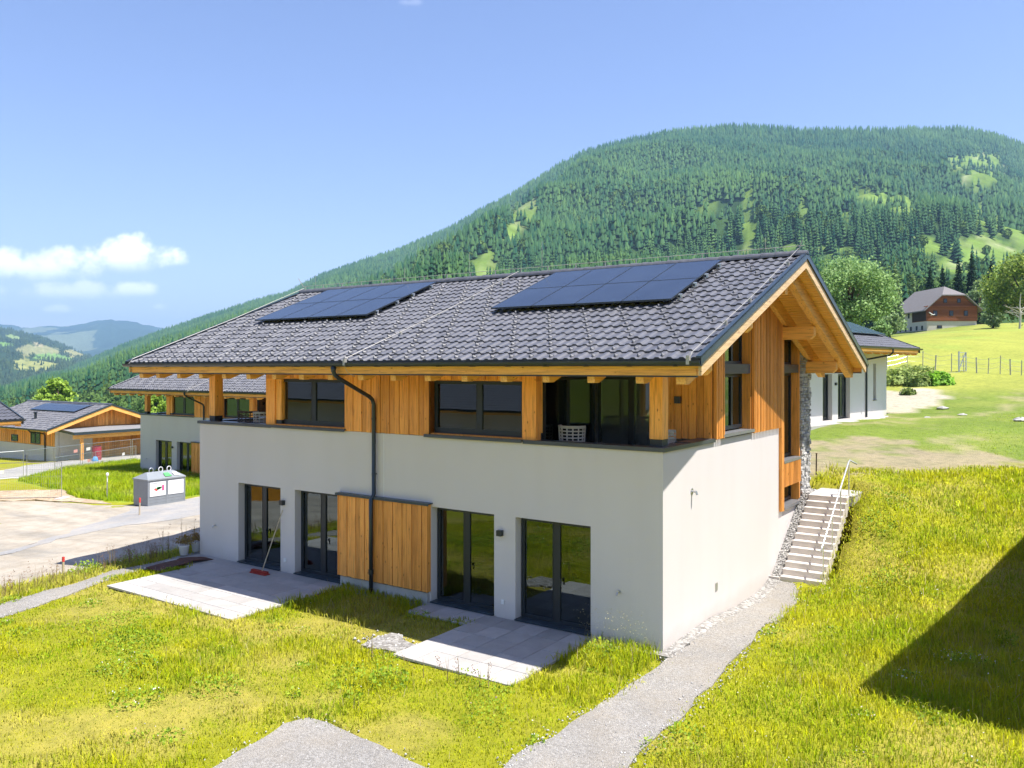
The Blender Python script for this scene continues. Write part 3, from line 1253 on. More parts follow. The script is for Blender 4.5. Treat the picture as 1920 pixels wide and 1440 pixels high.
    for (a, e) in ((-6.22, -3.36), (-11.89, -8.94)):
        b = MB()
        b.box(a, e, -.075, .17, 4.075, 4.10)
        b.box(a, e, -.085, -.074, 4.03, 4.10)
        b.build('window_sill', M['cap'], H)
    # ---- posts
    for (x, y) in ((-3.37, .07), (-.41, .24), (XL + .12, .24), (XL + 3.43 - .06, .07)):
        b = MB()
        b.box(x, x + .29, y, y + .29, 4.24, 6.12)
        o = b.build('post', M['timber_z'], H, bevel=.006)
        b = MB()
        b.box(x + .01, x + .28, y + .01, y + .28, 4.09, 4.24)
        b.build('post_foot', M['metal'], o)
    # ---- balconies
    for s in (0, 1):
        mx = (lambda x: x) if s == 0 else (lambda x: XL - x)
        b = MB()
        x0, x1 = sorted((mx(-1.15), mx(-.0)))
        boards('balcony_wall', H, FX, x0 + .03, x1 - .03, 4.06, 6.9, 2.72, .19)
        b.box(x0 + .02, x1 - .02, 2.725, 2.92, 4.06, 6.9)
        b.box(*sorted((mx(-3.1), mx(-1.15))), 2.725, 2.92, 5.5, 6.9)
        b.box(*sorted((mx(-3.1), mx(-3.0))), .36, 2.72, 5.5, 6.5)
        b.build('balcony_lining', M['board'], H)
        a, e = sorted((mx(-3.0), mx(-1.16)))
        window(H, 'balcony_door', FX, a, e, 3.1, 5.5, 2.78, [((a + e) / 2, .14)], .08, 'glass_dark')
        PS = (lambda u, d, z: (-3.05 - d, u, z)) if s == 0 else (lambda u, d, z: (XL + 3.05 + d, u, z))
        window(H, 'balcony_window', PS, .37, 2.70, 3.1, 5.5, .0, [(1.45, .12)], .08, 'glass_dark')
        b = MB()
        x0, x1 = sorted((mx(-.90), mx(-.76)))
        b.box(x0, x1, 2.60, 2.70, 4.88, 5.04)
        b.build('wall_lamp', M['metal'], H)
    # raised balcony decks
    for (xa, xb) in ((-2.98, -.34), (XL + .34, XL + 2.98)):
        b = MB()
        b.box(xa, xb, .34, 2.70, 3.09, 3.5)
        b.build('balcony_deck', M['concrete'], H)
    # ---- right gable, timber storey
    gt = lambda y: U(y) - .01
    slats('gable_slats', H, GX, 2.70, 3.27, 4.08, 6, -.005, top=gt)
    slats('gable_slats', H, GX, 5.31, 7.60, 4.06, 6, -.005, top=gt)
    slats('corner_slats', H, GX, 7.60, 7.85, 1.74, 6, -.005, .125, .09, top=gt)
    slats('spandrel_slats', H, GX, 7.87, 9.52, 2.38, 3.03, -.0, .118)
    b = MB()
    for (a, e) in ((2.73, 3.25), (5.33, 7.58)):
        b.prism([(-.2, a, 4.07), (-.2, e, 4.07), (-.2, e, gt(e))] + ([(-.2, YR, gt(YR))] if a < YR < e else []) + [(-.2, a, gt(a))], (.19, 0, 0))
    b.box(-.2, -.012, 7.60, 7.83, 1.8, gt(7.83) - .02)
    b.box(-.2, -.012, 7.87, 9.55, 2.36, 3.05)
    b.build('gable_backing', M['membrane'], H)
    b = MB()
    b.box(-.3, .0, 5.285, 5.312, 4.13, gt(5.3))
    b.box(-.3, .0, 3.25, 3.275, 4.13, gt(3.25) - .02)
    b.box(-.32, .01, 9.56, 9.62, 1.8, gt(9.6) - .02)
    b.box(-.3, .0, 7.835, 7.86, 1.8, gt(7.86) - .03)
    b.build('reveal_board', M['board_y'], H)
    # gable windows
    window(H, 'gable_window', GX, 3.28, 5.28, 4.2, 5.56, .22, [(4.55, .11)], .085)
    window(H, 'gable_window', GX, 3.28, 5.28, 5.80, 7.0, .22, [(4.55, .09)], .07)
    window(H, 'strip_window', GX, 7.87, 9.55, 3.13, 5.56, .22, [], .08)
    window(H, 'strip_window', GX, 7.87, 9.55, 5.80, 6.55, .22, [], .07)
    window(H, 'strip_window', GX, 7.87, 9.55, 1.86, 2.36, .22, [], .07)
    b = MB()
    b.prism([(-.3, 3.28, 7.0), (-.3, 5.28, 7.0), (-.3, 5.28, gt(5.28)), (-.3, 5.2, gt(5.2)), (-.3, 3.28, gt(3.28))], (.1, 0, 0))
    b.prism([(-.3, 7.87, 6.55), (-.3, 9.55, 6.55), (-.3, 9.55, gt(9.55)), (-.3, 7.87, gt(7.87))], (.1, 0, 0))
    b.build('gable_head', M['board_y'], H)
    for (a, e) in ((3.30, 5.27), (7.88, 9.54)):
        b = MB()
        b.box(-.24, -.0 if a < 5 else .0, a, e, 5.56, 5.80)
        b.build('blind_box', M['blind'], H, bevel=.004)
    for (a, e, z) in ((3.2, 5.36, 4.13), (7.87, 9.56, 3.075), (7.87, 9.60, 1.79)):
        b = MB()
        b.box(-.25, .085, a, e, z, z + .03)
        b.box(.078, .086, a, e, z - .04, z + .03)
        b.build('window_sill', M['sill'], H)
    # curtains of the gable window, drawn beside the glass
    # ---- left gable, plain boards
    boards('left_siding', H, GL, 2.74, D - .02, 4.06, 6, -.02, .17, top=gt)
    b = MB()
    b.prism([(XL + .2, 2.74, 4.06), (XL + .2, D - .01, 4.06), (XL + .2, D - .01, gt(D)), (XL + .2, YR, gt(YR)), (XL + .2, 2.74, gt(2.74))], (-.19, 0, 0))
    b.build('left_backing', M['board'], H)
    # ---- dry-stone cladding at the rear corner
    b = MB()
    z = 0.0
    while z < 6.25:
        h = random.uniform(.05, .11)
        y = 9.64
        while y < D + .10:
            w = min(random.uniform(.12, .34), D + .12 - y)
            pr = random.uniform(.03, .085)
            if z + h < U(min(y + w, D)) - .1:
                jj = [random.uniform(-.012, .012) for _ in range(4)]
                b.add([(-.05, y + .006, z + .004), (pr + jj[0], y + .006, z + .006), (pr + jj[1], y + w - .006, z + .004), (-.05, y + w - .006, z + .004),
                       (-.05, y + .006, z + h - .004), (pr + jj[2], y + .012, z + h - .008), (pr + jj[3], y + w - .012, z + h - .006), (-.05, y + w - .006, z + h - .004)],
                      [(0, 3, 2, 1), (4, 5, 6, 7), (0, 1, 5, 4), (1, 2, 6, 5), (2, 3, 7, 6), (3, 0, 4, 7)])
            y += w
        z += h
    b.build('stone_cladding', M['stone'], H)

    # ---- roof
    tile_roof(H, XL - OV, OV, YR, -1.50, T(-1.50), SL, -1)
    tile_roof(H, XL - OV, OV, YR, 2 * YR + 1.50, T(-1.50), SL, 1, nibs=False)
    ridge_caps(H, XL - OV, OV, YR, T(YR) + .06)
    b = MB()
    slope_slab(b, XL - OV + .02, OV - .03, -1.42, YR, -.06, .14, T)
    slope_slab(b, XL - OV + .02, OV - .03, YR, 2 * YR + 1.42, -.06, .14, T)
    b.build('roof_boarding', M['soffit'], H)
    # joints of the soffit boards (visible from below in the gable overhang)
    b = MB()
    y = -1.2
    while y < 2 * YR + 1.2:
        for (xa, xb) in ((.01, OV - .09), (XL - OV + .09, XL - .01)):
            b.box(xa, xb, y, y + .012, U(y + .006) - .008, U(y + .006) + .02)
        y += .135
    b.build('soffit_batten', M['timber_x'], H)
    for s in (0, 1):
        Y = (lambda y: y) if s == 0 else (lambda y: 2 * YR - y)
        # fascia
        b = MB()
        b.box(XL - OV + .1, OV - .12, Y(-1.41), Y(-1.36), 5.565, 5.735)
        b.build('fascia', M['timber_x'], H)
        b = MB()
        b.box(XL - OV + .1, OV - .12, Y(-1.415), Y(-1.33), 5.535, 5.563)
        b.build('vent_strip', M['metal'], H)
        g = MB()
        half_gutter(g, XL - OV - .05, OV + .03, Y(-1.56), 5.83, .085)
        for i in range(20):
            x = XL - OV + .3 + i * .91
            g.box(x, x + .022, Y(-1.655), Y(-1.47), 5.725, 5.733)
        g.build('gutter', M['gutter'], H)
    raf = [-16.36, -15.23, -14.14, -13.02, -11.95, -10.96, -9.97, -8.97, -7.86, -6.9, -5.9, -4.9, -3.9, -2.9, -1.9, -.9]
    raf = [-16.42 + i * 1.034 for i in range(18)]
    for x in raf[1:-1]:
        rafter(H, x - .08, .16, -1.33, YR, -.2, .38)
    for x in raf[1:-1]:
        rafter(H, x - .08, .16, 2 * YR + 1.33, YR, -.2, .38)
    # fly rafters and verge boards
    for x in (.86, XL - 1.04):
        rafter(H, x, .18, -1.35, YR, -.2, .38, name='fly_rafter')
        rafter(H, x, .18, 2 * YR + 1.35, YR, -.2, .38, name='fly_rafter')
    for (x0, x1) in ((OV - .06, OV - .005), (XL - OV + .005, XL - OV + .06)):
        for (ya, yb) in ((-1.46, YR), (2 * YR + 1.46, YR)):
            b = MB()
            slope_slab(b, x0, x1, ya, yb, -.05, .25, T)
            b.build('verge_board', M['pale_timber'], H)
    for (x0, x1) in ((OV - .07, OV + .03), (XL - OV - .03, XL - OV + .07)):
        for (ya, yb) in ((-1.56, YR), (2 * YR + 1.56, YR)):
            b = MB()
            slope_slab(b, x0, x1, ya, yb, .085, .035, T)
            xo = x1 - .012 if x1 > 0 else x0
            slope_slab(b, xo, xo + .012, ya, yb, .085, .16, T)
            b.build('verge_flashing', M['flash'], H)
    # purlins
    for (y, zt_) in ((.18, T(.18) - .60), (2.6, T(2.6) - .60), (7.8, T(7.8) - .60), (10.22, T(10.22) - .60)):
        b = MB()
        b.prism([(XL - .98, y - .11, zt_), (.92, y - .11, zt_), (.92, y - .11, zt_ - .24), (.82, y - .11, zt_ - .34), (XL - .88, y - .11, zt_ - .34), (XL - .98, y - .11, zt_ - .24)], (0, .22, 0))
        b.build('purlin', M['timber_x'], H, bevel=.005)
    b = MB()
    b.prism([(XL - .98, YR - .1, T(YR) - .62), (.92, YR - .1, T(YR) - .62), (.92, YR - .1, T(YR) - .92), (XL - .98, YR - .1, T(YR) - .92)], (0, .2, 0))
    b.build('purlin', M['timber_x'], H, bevel=.005)
    # ---- solar panels
    for X0 in (-5.43, -14.70):
        pw, ph = 1.215, 1.55
        for i in range(4):
            for j in range(2):
                ya = 1.60 + j * (ph + .012)
                x0 = X0 + i * (pw + .012)
                b = MB()
                slope_slab(b, x0, x0 + pw, ya, ya + ph - .004, .185, .035, T)
                o = b.build('solar_panel', M['solar'], H)
                e = MB()
                for (xa, xb, y0, y1) in ((x0 - .001, x0 + .012, ya, ya + ph - .004), (x0 + pw - .012, x0 + pw + .001, ya, ya + ph - .004), (x0 + .012, x0 + pw - .012, ya - .001, ya + .012), (x0 + .012, x0 + pw - .012, ya + ph - .016, ya + ph - .003)):
                    slope_slab(e, xa, xb, y0, y1, .188, .041, T)
                e.build('panel_frame', M['metal'], o)
        b = MB()
        for yy in (1.95, 2.8, 3.5, 4.35):
            slope_slab(b, X0 - .06, X0 + 4 * pw + .1, yy, yy + .04, .145, .05, T)
        for yy in (1.95, 2.8, 3.5, 4.35):
            for i in range(7):
                slope_slab(b, X0 + .1 + i * .8, X0 + .14 + i * .8, yy - .02, yy + .06, .10, .06, T)
        for i in range(4):
            slope_slab(b, X0 + 4 * pw + .05, X0 + 4 * pw + .14, [1.95, 2.8, 3.5, 4.35][i], [1.95, 2.8, 3.5, 4.35][i] + .05, .17, .09, T)
        b.build('mounting_rail', M['steel'], H)
    # ---- rainwater pipe
    b = MB()
    px = -7.86
    b.tube([(px + .1, -1.56, 5.76), (px + .1, -1.56, 5.62), (px + .1, -1.53, 5.55), (px + .1, -1.38, 5.45), (px + .02, -.28, 4.98), (px, -.15, 4.90), (px, -.1, 4.78), (px, -.1, 2.5), (px, -.2, 2.40), (px, -.2, .0)], .052, 10)
    b.tube([(px + .1, -1.56, 5.72), (px + .1, -1.56, 5.6)], .075, 10, .055)
    b.build('downpipe', M['gutter'], H, smooth=True)
    b = MB()
    for z in (4.4, 3.0):
        b.tube([(px, -.1, z), (px, -.1, z + .035)], .06, 10)
        b.box(px - .012, px + .012, -.1, .0, z, z + .03)
    b.tube([(px, -.2, .5), (px, -.2, .62)], .065, 10)
    b.build('pipe_clamp', M['metal'], H)
    # ---- lightning protection
    b = MB()
    tp = lambda x, y, h=.11: (x, y, T(y) + h)
    b.tube([tp(-7.33, -1.62, .02), tp(-7.33, -1.5), tp(-7.1, 2.0), tp(-6.98, YR - .05, .2)], .0065, 5)
    b.tube([tp(1.21, -1.62, -.03), tp(1.21, -1.45), tp(1.22, 2.2), tp(1.22, YR - .05, .2)], .0065, 5)
    b.tube([tp(XL - 1.2, -1.62, -.03), tp(XL - 1.2, -1.45), tp(XL - 1.2, 2.2), tp(XL - 1.2, YR - .05, .2)], .0065, 5)
    for x, yy in ((-7.33, -1.63), (1.21, -1.63)):
        b.box(x - .03, x + .03, yy - .02, yy + .06, 5.76, 5.92)
    b.tube([(-7.33, -1.64, 5.78), (-7.30, -1.55, 5.6), (-7.2, -1.42, 5.5)], .006, 5)
    rz_ = T(YR) + .25
    b.tube([(XL - 1.35, YR, rz_), (-7.3, YR, rz_ + .01), (1.36, YR, rz_)], .008, 5)
    x = XL - 1.2
    while x < 1.4:
        b.box(x - .012, x + .012, YR - .012, YR + .012, T(YR) + .1, rz_)
        x += .95
    for x, h in ((-6.2, .75), (-11.6, .35), (-15.9, .4), (-8.9, .6), (.4, .28)):
        b.tube([(x, YR, rz_ - .08), (x, YR, rz_ + h)], .006, 5)
    b.tube([(XL - 1.3, YR, rz_), (XL - 1.45, YR - .1, rz_ + .3)], .012, 5)
    b.tube([(1.22, YR - .02, rz_ - .1), (1.30, YR - .02, rz_ + .12)], .014, 5)
    for y in (.2, 1.6, 3.0, 4.3):
        for xx in (1.21, -7.33 + .07 * (y + 1.5) * .7):
            b.box(xx - .03, xx + .03, y, y + .06, T(y) + .04, T(y) + .12)
    b.build('lightning_wire', M['wire'], H)
    # ---- small fittings on the walls
    for x in (-11.41, -3.97):
        b = MB()
        b.box(x - .065, x + .065, -.12, .0, 1.89, 2.02)
        b.build('wall_lamp', M['metal'], H, bevel=.005)
    for x, z in ((-11.34, .36), (-3.92, .39)):
        b = MB()
        b.box(x - .045, x + .045, -.03, .0, z - .05, z + .05)
        b.build('wall_socket', M['white'], H, bevel=.006)
    for x, z in ((-14.48, .99), (-.98, 1.07)):
        b = MB()
        b.tube([(x, 0, z), (x, -.07, z), (x, -.11, z - .05)], .018, 8)
        b.box(x - .035, x + .035, -.075, -.055, z + .015, z + .03)
        b.tube([(x, -.002, z), (x, -.012, z)], .04, 10)
        b.build('garden_tap', M['steel'], H)
    b = MB()
    b.tube([(0, 1.48, 3.05), (.012, 1.48, 3.05)], .07, 12)
    b.tube([(.01, 1.48, 3.05), (.10, 1.48, 3.05), (.12, 1.48, 2.98)], .028, 8)
    b.build('pipe_outlet', M['steel'], H)
    b = MB()
    b.box(.0, .012, 2.84, 2.98, .60, .78)
    b.build('vent_grille', M['steel'], H)
    # strings of drip tips under the slats
    return H


HOUSE = build_house()

# ------------------------------------------------------------------ neighbouring houses of the same design
n1 = copy_tree(HOUSE)
n1.location = (-32.15, 17.5, -1.58)
tag(n1, 'white house standing lower down behind the left end of the foreground house', 'house')
SHELL = {'plaster_wall', 'roof_tiles', 'ridge_cap', 'roof_boarding', 'fascia', 'gutter', 'verge_board', 'verge_flashing', 'siding', 'upper_wall', 'upper_window', 'patio_door', 'pane', 'purlin', 'gable_backing', 'siding_head', 'post', 'fly_rafter', 'balcony_lining', 'left_backing', 'parapet_cap'}
n3 = copy_tree(HOUSE, keep=SHELL)
n3.location = (-17.5, -39.5, -2.9)
tag(n3, 'dark roofed house across the street mirrored in the upper windows', 'house')
n4 = copy_tree(HOUSE, keep=SHELL)
n4.location = (-36.5, -41.0, -2.6)
tag(n4, 'second dark roofed house across the street mirrored in the left upper window', 'house')


# ------------------------------------------------------------------ upper terrace house (right background)
def build_upper_house():
    """local frame: wall face on x = 0 looking +x, running along +y; z = 0 at the terrace"""
    H = thing('terrace_house', '', 'house')
    Lh, Dh, ze = 17.0, 10.4, 3.75
    s = .384
    Tz = lambda x: ze + .0 + s * (1.35 - x) if x > -Dh / 2 else ze + s * (1.35 + Dh + x)
    PX = lambda u, d, z: (-d, u, z)
    b = MB()
    holes = [(-8.35, -7.25, .02, 2.35), (-6.55, -5.05, .02, 2.35), (-1.92, -1.52, .9, 2.9), (-13.6, -12.3, .02, 2.35)]
    b.grid_wall((-Lh, 0), (-3.5, 3.55), holes, PX, .32)
    b.box(-Dh, -.32, -.32, 0, -3.5, 3.55)
    b.box(-Dh, -.32, -Lh, -Lh + .32, -3.5, 3.55)
    b.box(-Dh, -Dh + .32, -Lh + .32, -.32, -3.5, 3.55)
    b.build('plaster_wall', M['plaster_warm'], H)
    b = MB()
    b.box(-5.2, -.33, -Lh + .33, -.33, 2.7, 2.8)
    b.box(-5.3, -5.2, -Lh + .33, -.33, 0, 2.7)
    b.build('inner_wall', M['inner'], H)
    for y in (-.3, -Lh + .02):
        b = MB()
        b.prism([(-.02, y, 3.55), (-.02, y, Tz(-.02) - .2), (-Dh / 2, y, Tz(-Dh / 2) - .2), (-Dh + .02, y, Tz(-Dh + .02) - .2), (-Dh + .02, y, 3.55)], (0, .28, 0))
        b.build('gable_boarding', M['board'], H)
    for (a, e, z0, z1) in holes:
        if e - a > .6:
            o = window(H, 'terrace_door', PX, a + .03, e - .03, z0 + .04, z1 - .02, .2, [((a + e) / 2, .1)] if e - a > 1.3 else [], .09)
        else:
            window(H, 'slit_window', PX, a + .01, e - .01, z0 + .02, z1 - .01, .2, [], .05)
    b = MB()
    b.box(-.2, .05, -1.96, -1.48, .87, .9)
    b.build('window_sill', M['cap'], H)
    b = MB()
    b.box(.0, .09, -6.95, -6.82, 1.78, 1.92)
    b.build('wall_lamp', M['metal'], H)
    # roof, tiles generated along x then turned
    L2 = Lh + 2.8
    o = tile_roof(None, -L2 / 2, L2 / 2, Dh / 2, -1.35, ze, s, -1, nibs=False)
    o.parent = H
    o.rotation_euler = (0, 0, R(90))
    o.location = (0, -Lh / 2, 0)
    o2 = tile_roof(None, -L2 / 2, L2 / 2, Dh / 2, -1.35, ze, s, -1, nibs=False)
    o2.parent = H
    o2.rotation_euler = (0, 0, R(-90))
    o2.location = (-Dh, -Lh / 2, 0)
    b = MB()
    for (xa, xb) in ((1.28, -Dh / 2), (-Dh - 1.28, -Dh / 2)):
        b.prism([(xa, -Lh - 1.38, Tz(xa) - .06), (xb, -Lh - 1.38, Tz(xb) - .06), (xb, -Lh - 1.38, Tz(xb) - .18), (xa, -Lh - 1.38, Tz(xa) - .18)], (0, L2 - .04, 0))
    b.build('roof_boarding', M['soffit'], H)
    b = MB()
    b.box(1.22, 1.27, -Lh - 1.3, 1.3, ze - .28, ze - .1)
    b.build('fascia', M['timber_y'], H)
    b = MB()
    half_gutter(b, -L2 / 2, L2 / 2, 0, 0, .08)
    g = b.build('gutter', M['gutter'], H)
    g.rotation_euler = (0, 0, R(90))
    g.location = (1.44, -Lh / 2, ze + .0)
    for i in range(19):
        y = -Lh - 1.2 + i * (L2 - .4) / 18
        b = MB()
        b.prism([(1.2, y, Tz(1.2) - .2), (-1.5, y, Tz(-1.5) - .2), (-1.5, y, Tz(-1.5) - .5), (1.0, y, Tz(1.0) - .5), (1.2, y, Tz(1.0) - .5)], (0, .14, 0))
        b.build('rafter', M['timber_x'], H)
    for y in (1.32, -Lh - 1.38):
        b = MB()
        for (xa, xb) in ((1.36, -Dh / 2), (-Dh - 1.36, -Dh / 2)):
            b.prism([(xa, y, Tz(xa) + .07), (xb, y, Tz(xb) + .07), (xb, y, Tz(xb) - .25), (xa, y, Tz(xa) - .25)], (0, .06, 0))
        b.build('verge_board', M['flash'], H)
    b = MB()
    b.tube([(1.44, -3.0, ze - .05), (1.44, -3.0, ze - .25), (1.3, -3.0, ze - .4), (.1, -3.0, ze - .62), (.06, -3.0, ze - .8), (.06, -3.0, .0)], .05, 8)
    b.build('downpipe', M['gutter'], H)
    for i in range(5):
        for j in range(2):
            y0 = -7.7 + i * 1.72
            xa, xb = -.35 - j * 1.05, -.35 - (j + 1) * 1.05 + .03
            b = MB()
            b.prism([(xa, y0, Tz(xa) + .2), (xb, y0, Tz(xb) + .2), (xb, y0, Tz(xb) + .16), (xa, y0, Tz(xa) + .16)], (0, 1.69, 0))
            b.build('solar_panel', M['solar'], H)
    return H


UH = build_upper_house()
UH.location = (-2.33, 35.4, 3.04)
UH.rotation_euler = (0, 0, R(-9.8))
tag(UH, 'white house on the upper terrace behind the right gable, with one slit window')
b = MB()
b.box(-.25, 1.0, -17.5, .9, -.25, -.02)
sl_ = b.build('terrace_slab', M['concrete'])
sl_.location = UH.location
sl_.rotation_euler = UH.rotation_euler
tag(sl_, kind='structure')
uh3 = copy_tree(UH)
uh3.location = (8.0, 1.55, 2.1)
uh3.rotation_euler = (0, 0, R(172))
tag(uh3, 'house outside the right edge whose roof throws the dark shadow on the grass', 'house')
uh2 = copy_tree(UH)
uh2.location = (-37.53, 3.13, -0.58)
uh2.rotation_euler = (0, 0, R(5))
tag(uh2, 'house at the far left edge of which only the dark roof corner shows', 'house')


# ------------------------------------------------------------------ house with carport, left background
def build_carport_house():
    """local frame like the double house: gable on x = 0 looking +x, eaves on y = 0"""
    H = thing('carport_house', 'timber house with broad boarded gable and open carport behind mesh fence panels', 'house')
    Lh, Dh, ze, s = 13.5, 9.4, 3.25, .345
    yr = Dh / 2
    Tz = lambda y: ze + s * ((y + 1.0) if y < yr else (Dh + 1.0 - y))
    b = MB()
    b.grid_wall((-Lh, 0), (-1.0, 1.75), [(-5.0, -4.5, .35, .75)], lambda u, d, z: (u, d, z), .3)
    b.box(-.3, 0, .3, Dh, -1, 1.75)
    b.box(-Lh, -Lh + .3, .3, Dh, -1, 1.75)
    b.box(-Lh + .3, -.3, Dh - .3, Dh, -1, 3.0)
    b.build('plaster_wall', M['plaster'], H)
    boards('siding', H, lambda u, d, z: (u, d, z), -Lh + 3.2, .0, 1.77, 3.6, .02, .2)
    b = MB()
    b.box(-Lh + 3.2, -.02, .04, .3, 1.77, 3.5)
    b.build('upper_wall', M['board'], H)
    for (a, e, z0, z1) in ((-7.5, -6.3, 1.9, 2.5), (-3.9, -2.2, 1.85, 3.0)):
        window(H, 'upper_window', lambda u, d, z: (u, d - .06, z), a, e, z0, z1, .0, [((a + e) / 2, .1)] if e - a > 1.3 else [], .08)
    # stone clad balcony corner on the left
    b = MB()
    b.box(-Lh - .1, -Lh + 3.1, -.12, -.002, -1.2, 2.0)
    b.box(-Lh - .1, -Lh - .003, -.002, 3.0, -1.2, 2.0)
    b.build('stone_cladding', M['slate'], H)
    b = MB()
    b.box(-Lh + 3.1, -Lh + 3.3, -.1, .0, -1.2, 1.77)
    b.build('corner_board', M['board'], H)
    b = MB()
    b.box(-Lh - .14, -Lh + 3.2, -.17, .35, 2.0, 2.05)
    b.build('parapet_cap', M['cap'], H)
    b = MB()
    b.box(-Lh + .2, -Lh + .42, .1, .32, 2.05, 3.3)
    b.build('post', M['timber_z'], H)
    # gable
    gt = lambda y: Tz(y) - .22
    boards('gable_siding', H, lambda u, d, z: (-d, u, z), .1, Dh - .1, 3.36, 5, .0, .2, top=gt)
    b = MB()
    b.prism([(-.2, .05, 1.75), (-.2, Dh - .05, 1.75), (-.2, Dh - .05, gt(Dh)), (-.2, yr, gt(yr)), (-.2, .05, gt(0))], (.17, 0, 0))
    b.build('gable_backing', M['board'], H)
    for y in (.0, yr - .1, Dh * .8, Dh - .2):
        b = MB()
        b.box(-.02, .07, y, y + .22, (1.75 if y in (0.0,) else 3.36), gt(y + .1) - .02)
        b.build('gable_post', M['timber_z'], H)
    tile_roof(H, -Lh - 1, 1.0, yr, -1.0, ze, s, -1, nibs=False, m='tile')
    tile_roof(H, -Lh - 1, 1.0, yr, Dh + 1.0, ze, s, 1, nibs=False, m='tile')
    ridge_caps(H, -Lh - 1, 1.0, yr, Tz(yr) + .05)
    b = MB()
    slope_slab(b, -Lh - .98, .98, -.95, yr, -.05, .14, Tz)
    slope_slab(b, -Lh - .98, .98, yr, Dh + .95, -.05, .14, Tz)
    b.build('roof_boarding', M['soffit'], H)
    for (ya, yb) in ((-.98, yr), (Dh + .98, yr)):
        b = MB()
        slope_slab(b, .92, .985, ya, yb, -.06, .34, Tz)
        b.build('verge_board', M['timber_y'], H)
        b = MB()
        slope_slab(b, .93, 1.04, ya, yb, .1, .13, Tz)
        b.build('verge_flashing', M['flash'], H)
    b = MB()
    half_gutter(b, -Lh - 1, 1.05, -1.07, ze, .09)
    b.build('gutter', M['gutter'], H)
    b = MB()
    b.tube([(-2.2, -1.07, ze - .05), (-2.1, -.9, ze - .3), (-1.4, -.1, ze - .45), (-1.3, -.07, ze - .6), (-1.3, -.07, -.8)], .06, 8)
    b.build('downpipe', M['gutter'], H)
    for i in range(6):
        for j in range(2):
            x0 = -9.6 + i * 1.36
            y0 = 2.55 + j * 1.25
            b = MB()
            slope_slab(b, x0, x0 + 1.34, y0, y0 + 1.23, .16, .04, Tz)
            b.build('solar_panel', M['solar'], H)
    b = MB()
    b.tube([(-5.2, 1.0, Tz(1.0)), (-5.2, 1.0, Tz(1.0) + .55)], .12, 8)
    b.tube([(-5.2, 1.0, Tz(1.0) + .55), (-5.2, 1.0, Tz(1.0) + .62)], .19, 8)
    b.build('roof_vent', M['metal'], H)
    # lean-to carport roof before the gable
    b = MB()
    b.prism([(.09, .2, 3.30), (3.1, .2, 3.06), (3.1, .2, 2.94), (.09, .2, 3.18)], (0, Dh + 4.4, 0))
    b.build('carport_roof', M['fleece'], H)
    b = MB()
    b.box(3.1, 3.2, .12, Dh + 4.6, 2.86, 3.10)
    b.prism([(.09, .12, 3.34), (3.1, .12, 3.10), (3.1, .12, 2.88), (.09, .12, 3.12)], (0, .075, 0))
    b.build('carport_edge', M['flash'], H)
    b = MB()
    b.box(2.65, 2.9, .3, Dh + 4.5, 2.50, 2.93)
    b.build('carport_beam', M['timber_y'], H)
    for y in (.9, Dh * .75, Dh + 4.0):
        b = MB()
        b.box(2.67, 2.87, y, y + .22, -1, 2.49)
        b.build('carport_post', M['timber_z'], H)
    b = MB()
    b.box(-.0, .14, .1, .4, -1, 3.1)
    b.box(.02, .1, .45, 3.4, -.2, 3.1)
    b.build('carport_lining', M['inner'], H)
    boards('carport_siding', H, lambda u, d, z: (.12 - d, u, z), 3.4, Dh + 4, -.3, 3.1, .0, .22)
    b = MB()
    b.box(.3, 2.6, Dh - 1.0, Dh - .8, -.6, 2.5)
    b.box(2.4, 2.6, Dh - .8, Dh + 4, -.6, 2.5)
    b.build('side_boarding', M['timber_x'], H)
    return H


M['fleece'] = simple('grey_membrane', (.22, .225, .23), .7, 0, .3, .1)
M['slate'] = gravel_mat('slate_cladding', (.10, .105, .115), (.26, .265, .28), 7, (.2, .2, .2), .3, 1.0)
CH = build_carport_house()
CH.location = (-66.4, 20.95, -2.85)

# ------------------------------------------------------------------ old farmhouse on the hill
M['shingle'] = wood_mat('weathered_shingles', (.21, .20, .205), 1, dark=.7, rough=.9)
M['old_wood'] = wood_mat('brown_logs', (.30, .105, .045), 0, dark=.55, rough=.8)
M['dark_wood'] = simple('black_brown_boards', (.05, .032, .026), .8, 0, .2, .3, 4)
M['lime'] = plaster_mat('old_limewash', (.58, .53, .47))


